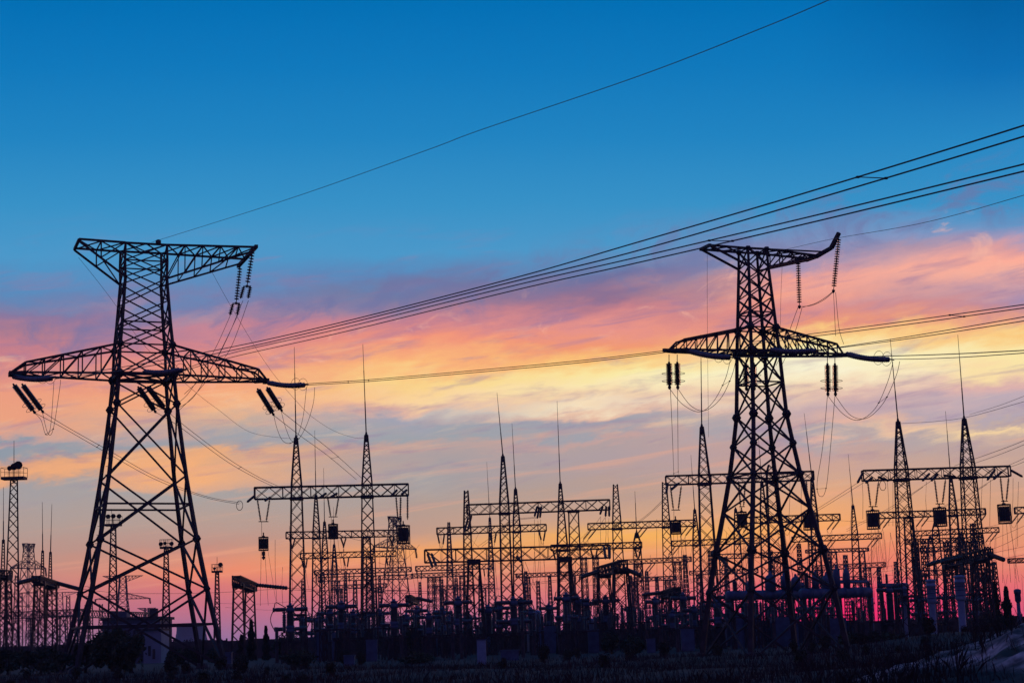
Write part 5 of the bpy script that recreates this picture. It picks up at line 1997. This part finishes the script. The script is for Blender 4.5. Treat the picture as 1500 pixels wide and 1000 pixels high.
def bush(px, ytop, D, wpx, label, n=900, m=LEAF, name='bush', cat='bush', group='bushes by the pylons', trunk=True, shape=0):
    p = at(px, ytop, D)
    base = V((p.x, p.y, -.1))
    Hh = max(.8, p.z)
    W = wpx * D / FPX / 2
    t = thing(name, base, label, cat, group)
    b = MB()
    if shape == 0:
        foliage(b, rng, base + V((0, 0, Hh * .5)), (W * .82, W * .8, Hh * .43), n, .16 + Hh * .03, .4, 9)
        # loose sprays that break the outline
        for _ in range(26):
            a = rng.uniform(0, 2 * PI)
            q = base + V((math.cos(a) * W * .75 * rng.random(), math.sin(a) * W * .7, Hh * rng.uniform(.55, .9)))
            foliage(b, rng, q, (.35, .35, .5), 10, .14)
    elif shape == 1:      # upright cone / columnar
        for i in range(n):
            u = rng.random() ** .8
            rr = W * (1 - u) ** .75 * (.75 + .25 * math.sin(u * 21 + 1)) * rng.uniform(.55, 1.08)
            a = rng.uniform(0, 2 * PI)
            q = base + V((math.cos(a) * rr, math.sin(a) * rr, Hh * (.06 + .94 * u)))
            d = V((math.cos(a) * .5, math.sin(a) * .5, 1)).normalized()
            s_ = rng.uniform(.16, .4)
            e = d.cross(V((rng.gauss(0, 1), rng.gauss(0, 1), rng.gauss(0, 1)))).normalized()
            r = b.ring([q - d * s_, q + e * s_ * .5, q + d * s_, q - e * s_ * .5])
            b.f.append(tuple(r))
    b.build('crown', m, t, base)
    b = MB()
    b.tube([base, base + V((.1, 0, Hh * .45)), base + V((.0, .1, Hh * .85))], [.16 + Hh * .012, .1, .03], 6)
    if shape == 0:
        for k_ in range(5):
            a = k_ * 1.3
            b.tube([base + V((.02, 0, Hh * .2)), base + V((math.cos(a) * W * .4, math.sin(a) * W * .4, Hh * .5)), base + V((math.cos(a) * W * .65, math.sin(a) * W * .6, Hh * .75))], [.09, .06, .02], 5)
    b.build('trunk', BARK, t, base)
    return t


for px, yt, D, w_, n, lab in ((165, 912, 168, 72, 2400, 'large dark bush filling the left legs of the larger pylon'), (126, 934, 172, 44, 1100, 'dark bush at the left foot of the larger pylon'), (60, 945, 172, 110, 1700, 'broad low dark bush left of the larger pylon'),
                              (12, 948, 180, 60, 900, 'low dark bush at the left edge'), (192, 926, 160, 56, 1400, 'dark bush before the pale annex'), (283, 944, 230, 40, 800, 'low dark bush before the cooling tower'),
                              (318, 946, 240, 46, 800, 'low dark bush by the right foot of the larger pylon'), (258, 948, 210, 36, 700, 'low dark bush right of the pale annex'), (412, 930, 250, 34, 700, 'low dark bush below the leftmost breaker'),
                              (607, 905, 240, 30, 900, 'dark bush beside the tiny portal'), (545, 918, 255, 26, 700, 'dark bush under the nearest left gantry'), (1440, 880, 270, 28, 800, 'dark bush behind the crowded right portal'),
                              (895, 925, 200, 30, 700, 'low dark bush in front of the double-headed portal'), (925, 930, 190, 44, 800, 'low dark bush left of the squat portal'), (1240, 925, 160, 46, 700, 'low dark bush right of the slimmer pylon'),
                              (440, 950, 170, 60, 800, 'low scrubby bush in the dark foreground at left'), (610, 955, 165, 60, 800, 'low scrubby bush in the dark foreground near the middle'), (1300, 925, 150, 60, 900, 'low scrubby bush before the pale posts')):
    bush(px, yt, D, w_, lab, n)
for px, yt, D, w_, lab in ((368, 908, 250, 17, 'dark cypress-like tree behind the dark-headed portal, taller one'), (389.5, 917, 255, 13, 'dark cypress-like tree right of the dark-headed portal, shorter one'), (354, 930, 255, 18, 'small dark conifer left of the cypresses'),
                           (1456, 852, 250, 22, 'dark pointed conifer near the right edge, left one'), (1473, 859, 245, 26, 'dark pointed conifer near the right edge, right one')):
    bush(px, yt, D, w_, lab, 1500, NEEDLE, 'conifer_tree', 'tree', 'conifers around the yard', shape=1)
# far belt of trees on the horizon: reads as one mass
b = MB()
for i in range(420):
    px = -120 + i * 4.2
    D = rng.uniform(620, 900)
    p = at_z(px, 0, D)
    hh = rng.uniform(2.6, 4.6) * D / 800 * (1.35 if 100 < px < 330 else 1)
    foliage(b, rng, V((p.x, p.y, hh * .5)), (3.2, 3, hh * .5), 60, .75, .2, 3)
kind(b.build('treeline', NEEDLE), 'stuff')

# grass: dry blades over the foreground and the bank
b = MB()
cnt = 0
while cnt < 36000:
    D = 52 + 95 * rng.random() ** 1.25
    if rng.random() < .12:
        D = rng.uniform(125, 175)
    px = rng.uniform(-40, 1540)
    x = ((px - 750) / FPX) * D
    y = D
    cl = math.sin(x * .35 + 2) * math.sin(y * .22) + .5 * math.sin(x * 1.3 + y * .7)
    if rng.random() > .62 + .4 * cl:
        continue
    gz = ground_z(x, y)
    if ((gz > .7 and x > 12 and y < 85) or math.hypot(x - 13.6, y - 65) < 3.4) and rng.random() < .86:
        continue
    hh = rng.uniform(.22, .6) * (1.0 + .35 * cl)
    if px > 1150:
        hh *= 1.35
    a = rng.uniform(0, 2 * PI)
    wv = rng.uniform(.012, .022)
    ln = V((rng.gauss(0, .22), rng.gauss(0, .22), 1)) * hh
    e = V((math.cos(a), math.sin(a), 0)) * wv
    o = V((x, y, gz - .03))
    r = b.ring([o - e, o + e, o + ln * .6 + e * .6 + V((0, 0, 0)), o + ln + V((ln.x * .5, ln.y * .5, -.06 * hh)), o + ln * .6 - e * .6])
    b.f.append(tuple(r))
    cnt += 1
for _ in range(420):            # small dead tufts rooted in the bare bank
    y = rng.uniform(44, 74)
    x = rng.uniform(10.5, 21)
    gz = ground_z(x, y)
    if gz < .5:
        continue
    for k_ in range(rng.randint(6, 16)):
        o = V((x + rng.gauss(0, .14), y + rng.gauss(0, .14), gz - .06))
        ln = V((rng.gauss(0, .5), rng.gauss(0, .5), 1)) * rng.uniform(.10, .34)
        a = rng.uniform(0, 2 * PI)
        e = V((math.cos(a), math.sin(a), 0)) * .014
        r = b.ring([o - e, o + e, o + ln])
        b.f.append(tuple(r))
kind(b.build('grass', DRY), 'stuff')
# taller weeds standing before the bank
wg = 'tall dry weeds beside the sandy bank'
for i in range(46):
    px = rng.choice((rng.uniform(1195, 1345), rng.uniform(1330, 1470), rng.uniform(1405, 1460)))
    D = rng.uniform(58, 82)
    x = ((px - 750) / FPX) * D
    gz = ground_z(x, D)
    o = V((x, D, gz - .05))
    b = MB()
    hh = rng.uniform(.5, 1.15)
    for k_ in range(rng.randint(5, 9)):
        a = rng.uniform(0, 2 * PI)
        tip = V((math.cos(a) * hh * .35 * rng.random(), math.sin(a) * hh * .35 * rng.random(), hh * rng.uniform(.6, 1)))
        mid = V((tip.x * .25, tip.y * .25, tip.z * .55))
        b.tube([o, o + mid, o + tip], [.012, .009, .004], 4)
        for q in range(5):
            u = rng.uniform(.45, 1)
            s = o + mid.lerp(tip, (u - .45) / .55)
            d = V((rng.gauss(0, 1), rng.gauss(0, 1), rng.uniform(.2, 1))).normalized() * rng.uniform(.06, .16)
            b.bar(s, s + d, .012, .005)
    tag(b.build('weed', DRY, None, o), 'tall dry weed with thin bent stems by the sandy bank', 'weed', wg)

# ------------------------------------------------------------------ the crowded middle distance
for px, yt, D, wh, wb, lab in ((715, 892, 232, 9, 6, 'small blue-grey post with a boxy head between the legs of the low heavy gantry'), (787, 893, 235, 9, 6, 'small blue-grey post with a boxy head right of the wide breaker'), (866, 905, 235, 7, 5, 'short blue-grey post left of the stout dark portal'), (1275, 872, 230, 8, 6, 'short blue-grey post at the right end of the grey tanks'), (640, 893, 240, 8, 6, 'short blue-grey post beside the breakers near the tiny portal')):
    top = at(px, yt, D)
    base = V((top.x, top.y, 0))
    t = thing('instrument_transformer', base, lab, 'post', 'small instrument posts')
    rb, rh = wb * D / FPX / 2, wh * D / FPX / 2
    b = MB()
    b.lathe(base, V((0, 0, 1)), [(rb, 0), (rb * .9, top.z * .66)], 12)
    b.build('shaft', EQUIP, t, base, True)
    b = MB()
    b.lathe(base + V((0, 0, top.z * .66)), V((0, 0, 1)), [(rb, 0), (rh, .1), (rh, top.z * .24), (rh * 1.1, top.z * .25), (rh * 1.1, top.z * .3), (rh * .4, top.z * .34)], 12)
    b.build('head', GREY, t, base, True)


def switch_proto(hh, lab):
    t = thing('disconnector', V((0, 0, 0)), lab, 'switch', 'rows of disconnectors')
    b = MB()
    for x in (-1.5, 1.5):
        lattice_box(b, [(-.2, .55, .55), (hh * .5, .5, .5), (hh, .45, .45)], .09, .05, center=V((x, 0, 0)))
    b.bar(V((-2.1, -.25, hh)), V((2.1, -.25, hh)), .14)
    b.bar(V((-2.1, .25, hh)), V((2.1, .25, hh)), .14)
    b.build('stand', STEEL, t)
    for x in (-1.7, 0, 1.7):
        b = MB()
        b.lathe(V((x, 0, hh)), V((0, 0, 1)), disc_profile(1.7, 10, .2, .11), 8)
        b.build('post_insulator', PORC, t, None, True)
    b = MB()
    b.tube([V((-2.0, 0, hh + 1.75)), V((-.1, .05, hh + 1.8)), V((.5, .1, hh + 2.35))], .055, 6)
    b.tube([V((1.7, 0, hh + 1.7)), V((1.9, 0, hh + 2.3)), V((1.5, 0, hh + 2.6))], .045, 5)
    b.build('switch_blade', ALU, t)
    return t


rnd = random.Random(21)
pr = [switch_proto(2.6, 'disconnector with three ribbed insulators on a low steel stand, in the dim yard'), switch_proto(3.6, 'disconnector with three ribbed insulators on a tall steel stand, in the dim yard')]
for i in range(52):
    k_ = i % 2
    px = 445 + i * 16.6 + rnd.uniform(-7, 7)
    if i > 1 and 1226 < px < 1290 and rnd.random() < .6:
        continue
    p_ = at_z(px, 0, rnd.uniform(205, 285))
    p_.z = 0
    o = pr[k_] if i < 2 else copy_tree(pr[k_])
    o.location = p_
    o.rotation_euler = (0, 0, rnd.uniform(-.5, .9))
# far columns and beams that close the view
for px, yt, D, w0, w1 in ((444, 850, 520, 1.6, .8), (506, 838, 520, 1.5, .5), (520, 850, 560, 1.6, .9), (556, 842, 560, 1.5, .5), (615, 852, 560, 1.5, .6), (647, 848, 600, 1.6, .7), (668, 846, 560, 1.5, .7), (703, 842, 520, 1.5, .6), (770, 836, 480, 1.5, .6),
                          (788, 850, 520, 1.5, .7), (805, 842, 520, 1.5, .6), (923, 842, 480, 1.5, .6), (947, 836, 480, 1.5, .6), (962, 845, 520, 1.5, .6), (1003, 812, 430, 1.5, .6), (1040, 806, 430, 1.5, .7), (1063, 815, 430, 1.5, .5), (1098, 800, 420, 1.5, .6),
                          (1128, 806, 430, 1.5, .7), (1170, 796, 400, 1.5, .6), (1212, 805, 420, 1.5, .6), (1238, 812, 430, 1.5, .7), (1287, 830, 430, 1.5, .6), (1312, 822, 430, 1.5, .6), (1342, 800, 380, 1.5, .6), (1352, 790, 360, 1.5, .7), (1386, 792, 350, 1.5, .7),
                          (1404, 786, 350, 1.6, .8), (1447, 800, 330, 1.5, .7), (1456, 822, 360, 1.5, .6), (24, 842, 420, 1.5, .5), (52, 858, 420, 1.5, .7), (100, 872, 480, 1.6, .8), (133, 880, 480, 1.6, .8), (148, 884, 520, 1.6, .8)):
    mast(px, yt, D, w0, w1, 'thin lattice column lost among the others in the far part of the yard', group='thin columns in the far yard', ratio=1.25)
for short, lab, a, c, D, cols in (('seventh left gantry', 'faintest low beam of the left row', (486, 857), (566, 854), 620, (498, 548)), ('low gantry', 'low faint beam between the tiny portal and the low heavy gantry', (636, 858), (724, 855), 600, (650, 708)),
                                  ('low middle gantry', 'low faint beam right of the tall spires in the middle', (756, 840), (858, 836), 520, (772, 838)), ('low pink gantry', 'low faint beam against the pink sky left of the slimmer pylon', (918, 846), (990, 843), 560, (930, 978)),
                                  ('low leg gantry', 'low faint beam seen between the slimmer pylon\'s legs', (1044, 812), (1150, 808), 440, (1058, 1138)), ('lower leg gantry', 'lowest faint beam seen between the slimmer pylon\'s legs', (1010, 836), (1110, 833), 520, (1024, 1096)),
                                  ('low glow gantry', 'low faint beam just above the grey tanks', (1196, 846), (1268, 843), 560, (1206, 1256)), ('low right gantry', 'low faint beam behind the pale posts', (1340, 836), (1450, 832), 400, (1352, 1436)), ('upper right gantry', 'thin beam crowded between the two right spires', (1326, 790), (1440, 786), 400, (1340, 1424))):
    g_ = gantry(short, lab, a, c, D, 5.5 if D > 450 else 6.5, [dict(px=x, w=1.4, flare=1.3) for x in cols], ratio=1.25)
    g_['sl'] = 2.6
    for u, nm in ((.12, 'the left end'), (.88, 'the right end')):
        phase(g_, a[0] + (c[0] - a[0]) * u, nm, n=7)
rnd = random.Random(5)
for i in range(140):
    px = rnd.choice((rnd.uniform(440, 700), rnd.uniform(1000, 1240), rnd.uniform(1000, 1330), rnd.uniform(690, 1000), rnd.uniform(980, 1300), rnd.uniform(1230, 1500), rnd.uniform(1320, 1500)))
    y0 = rnd.uniform(770, 850)
    D = rnd.uniform(230, 420)
    x1 = px + rnd.choice((rnd.uniform(-6, 6), rnd.uniform(-34, 34), rnd.uniform(-70, 70)))
    y1 = min(895, y0 + rnd.uniform(18, 75))
    a, c = at(px, y0, D), at(x1, y1, D + rnd.uniform(-12, 12))
    b = MB()
    b.tube(sag(a, c, (c - a).length * rnd.uniform(.02, .16), 10), .02 * max(1, (D / 240) ** .6), 4)
    tag(b.build('slack_wire', ALU, None, a, True), 'thin slack wire in the tangle of lines above the yard', 'wire', 'tangle of thin wires above the yard')
# low scrub that roughens the foot of the view
prs = []
for k_ in range(3):
    t = bush(600, 930, 150, 30, 'low dark scrub bush among the dry grass in front of the yard', 420, SCRUB, 'scrub_bush', 'bush', 'low scrub in front of the yard')
    prs.append(t)
for i in range(64):
    D = rnd.uniform(95, 205)
    px = rnd.uniform(-10, 1510) if i % 3 else rnd.uniform(1150, 1460)
    p_ = at_z(px, 0, D)
    gz = ground_z(p_.x, D)
    o = prs[i] if i < 3 else copy_tree(prs[i % 3])
    o.location = (p_.x, D, gz - .1)
    f_ = rnd.uniform(.28, .62) * (1.0 if D > 130 else .7)
    o.scale = (f_ * rnd.uniform(.9, 1.5), f_ * rnd.uniform(.9, 1.4), f_)
    o.rotation_euler = (0, 0, rnd.uniform(0, 6))

# more breakers half hidden between the rows
rnd = random.Random(77)
for i, px in enumerate((442, 484, 534, 556, 612, 660, 690, 733, 765, 806, 862, 890, 924, 962, 1004, 1034, 1072, 1092, 1136, 1180, 1208, 1332, 1372, 1416)):
    D = rnd.uniform(238, 282)
    if i == 0:
        hid = breaker(px, 900, D, 27, 'two-tier T-headed breaker half hidden between the rows of equipment', .3, 2)
        hid['group'] = 'breakers half hidden between the rows'
    else:
        c = copy_tree(hid)
        p_ = at_z(px, 0, D)
        c.location = (p_.x, D, 0)
        c.rotation_euler = (0, 0, rnd.uniform(-.9, .9))
        f_ = rnd.uniform(.85, 1.2)
        c.scale = (f_, f_, f_ * rnd.uniform(.92, 1.08))

# ------------------------------------------------------------------ evening air
hb = MB()
hb.box(V((0, 650, 29.3)), (4400, 3300, 61))
hm = bpy.data.materials.new('haze')
hm.use_nodes = True
hn = hm.node_tree
for n_ in list(hn.nodes):
    if n_.type == 'BSDF_PRINCIPLED':
        hn.nodes.remove(n_)
pv = hn.nodes.new('ShaderNodeVolumePrincipled')
pv.inputs['Color'].default_value = (.85, .8, .95, 1)
pv.inputs['Density'].default_value = .00012
pv.inputs['Anisotropy'].default_value = .2
hn.links.new(pv.outputs[0], [n_ for n_ in hn.nodes if n_.type == 'OUTPUT_MATERIAL'][0].inputs['Volume'])
kind(hb.build('haze', hm), 'stuff')
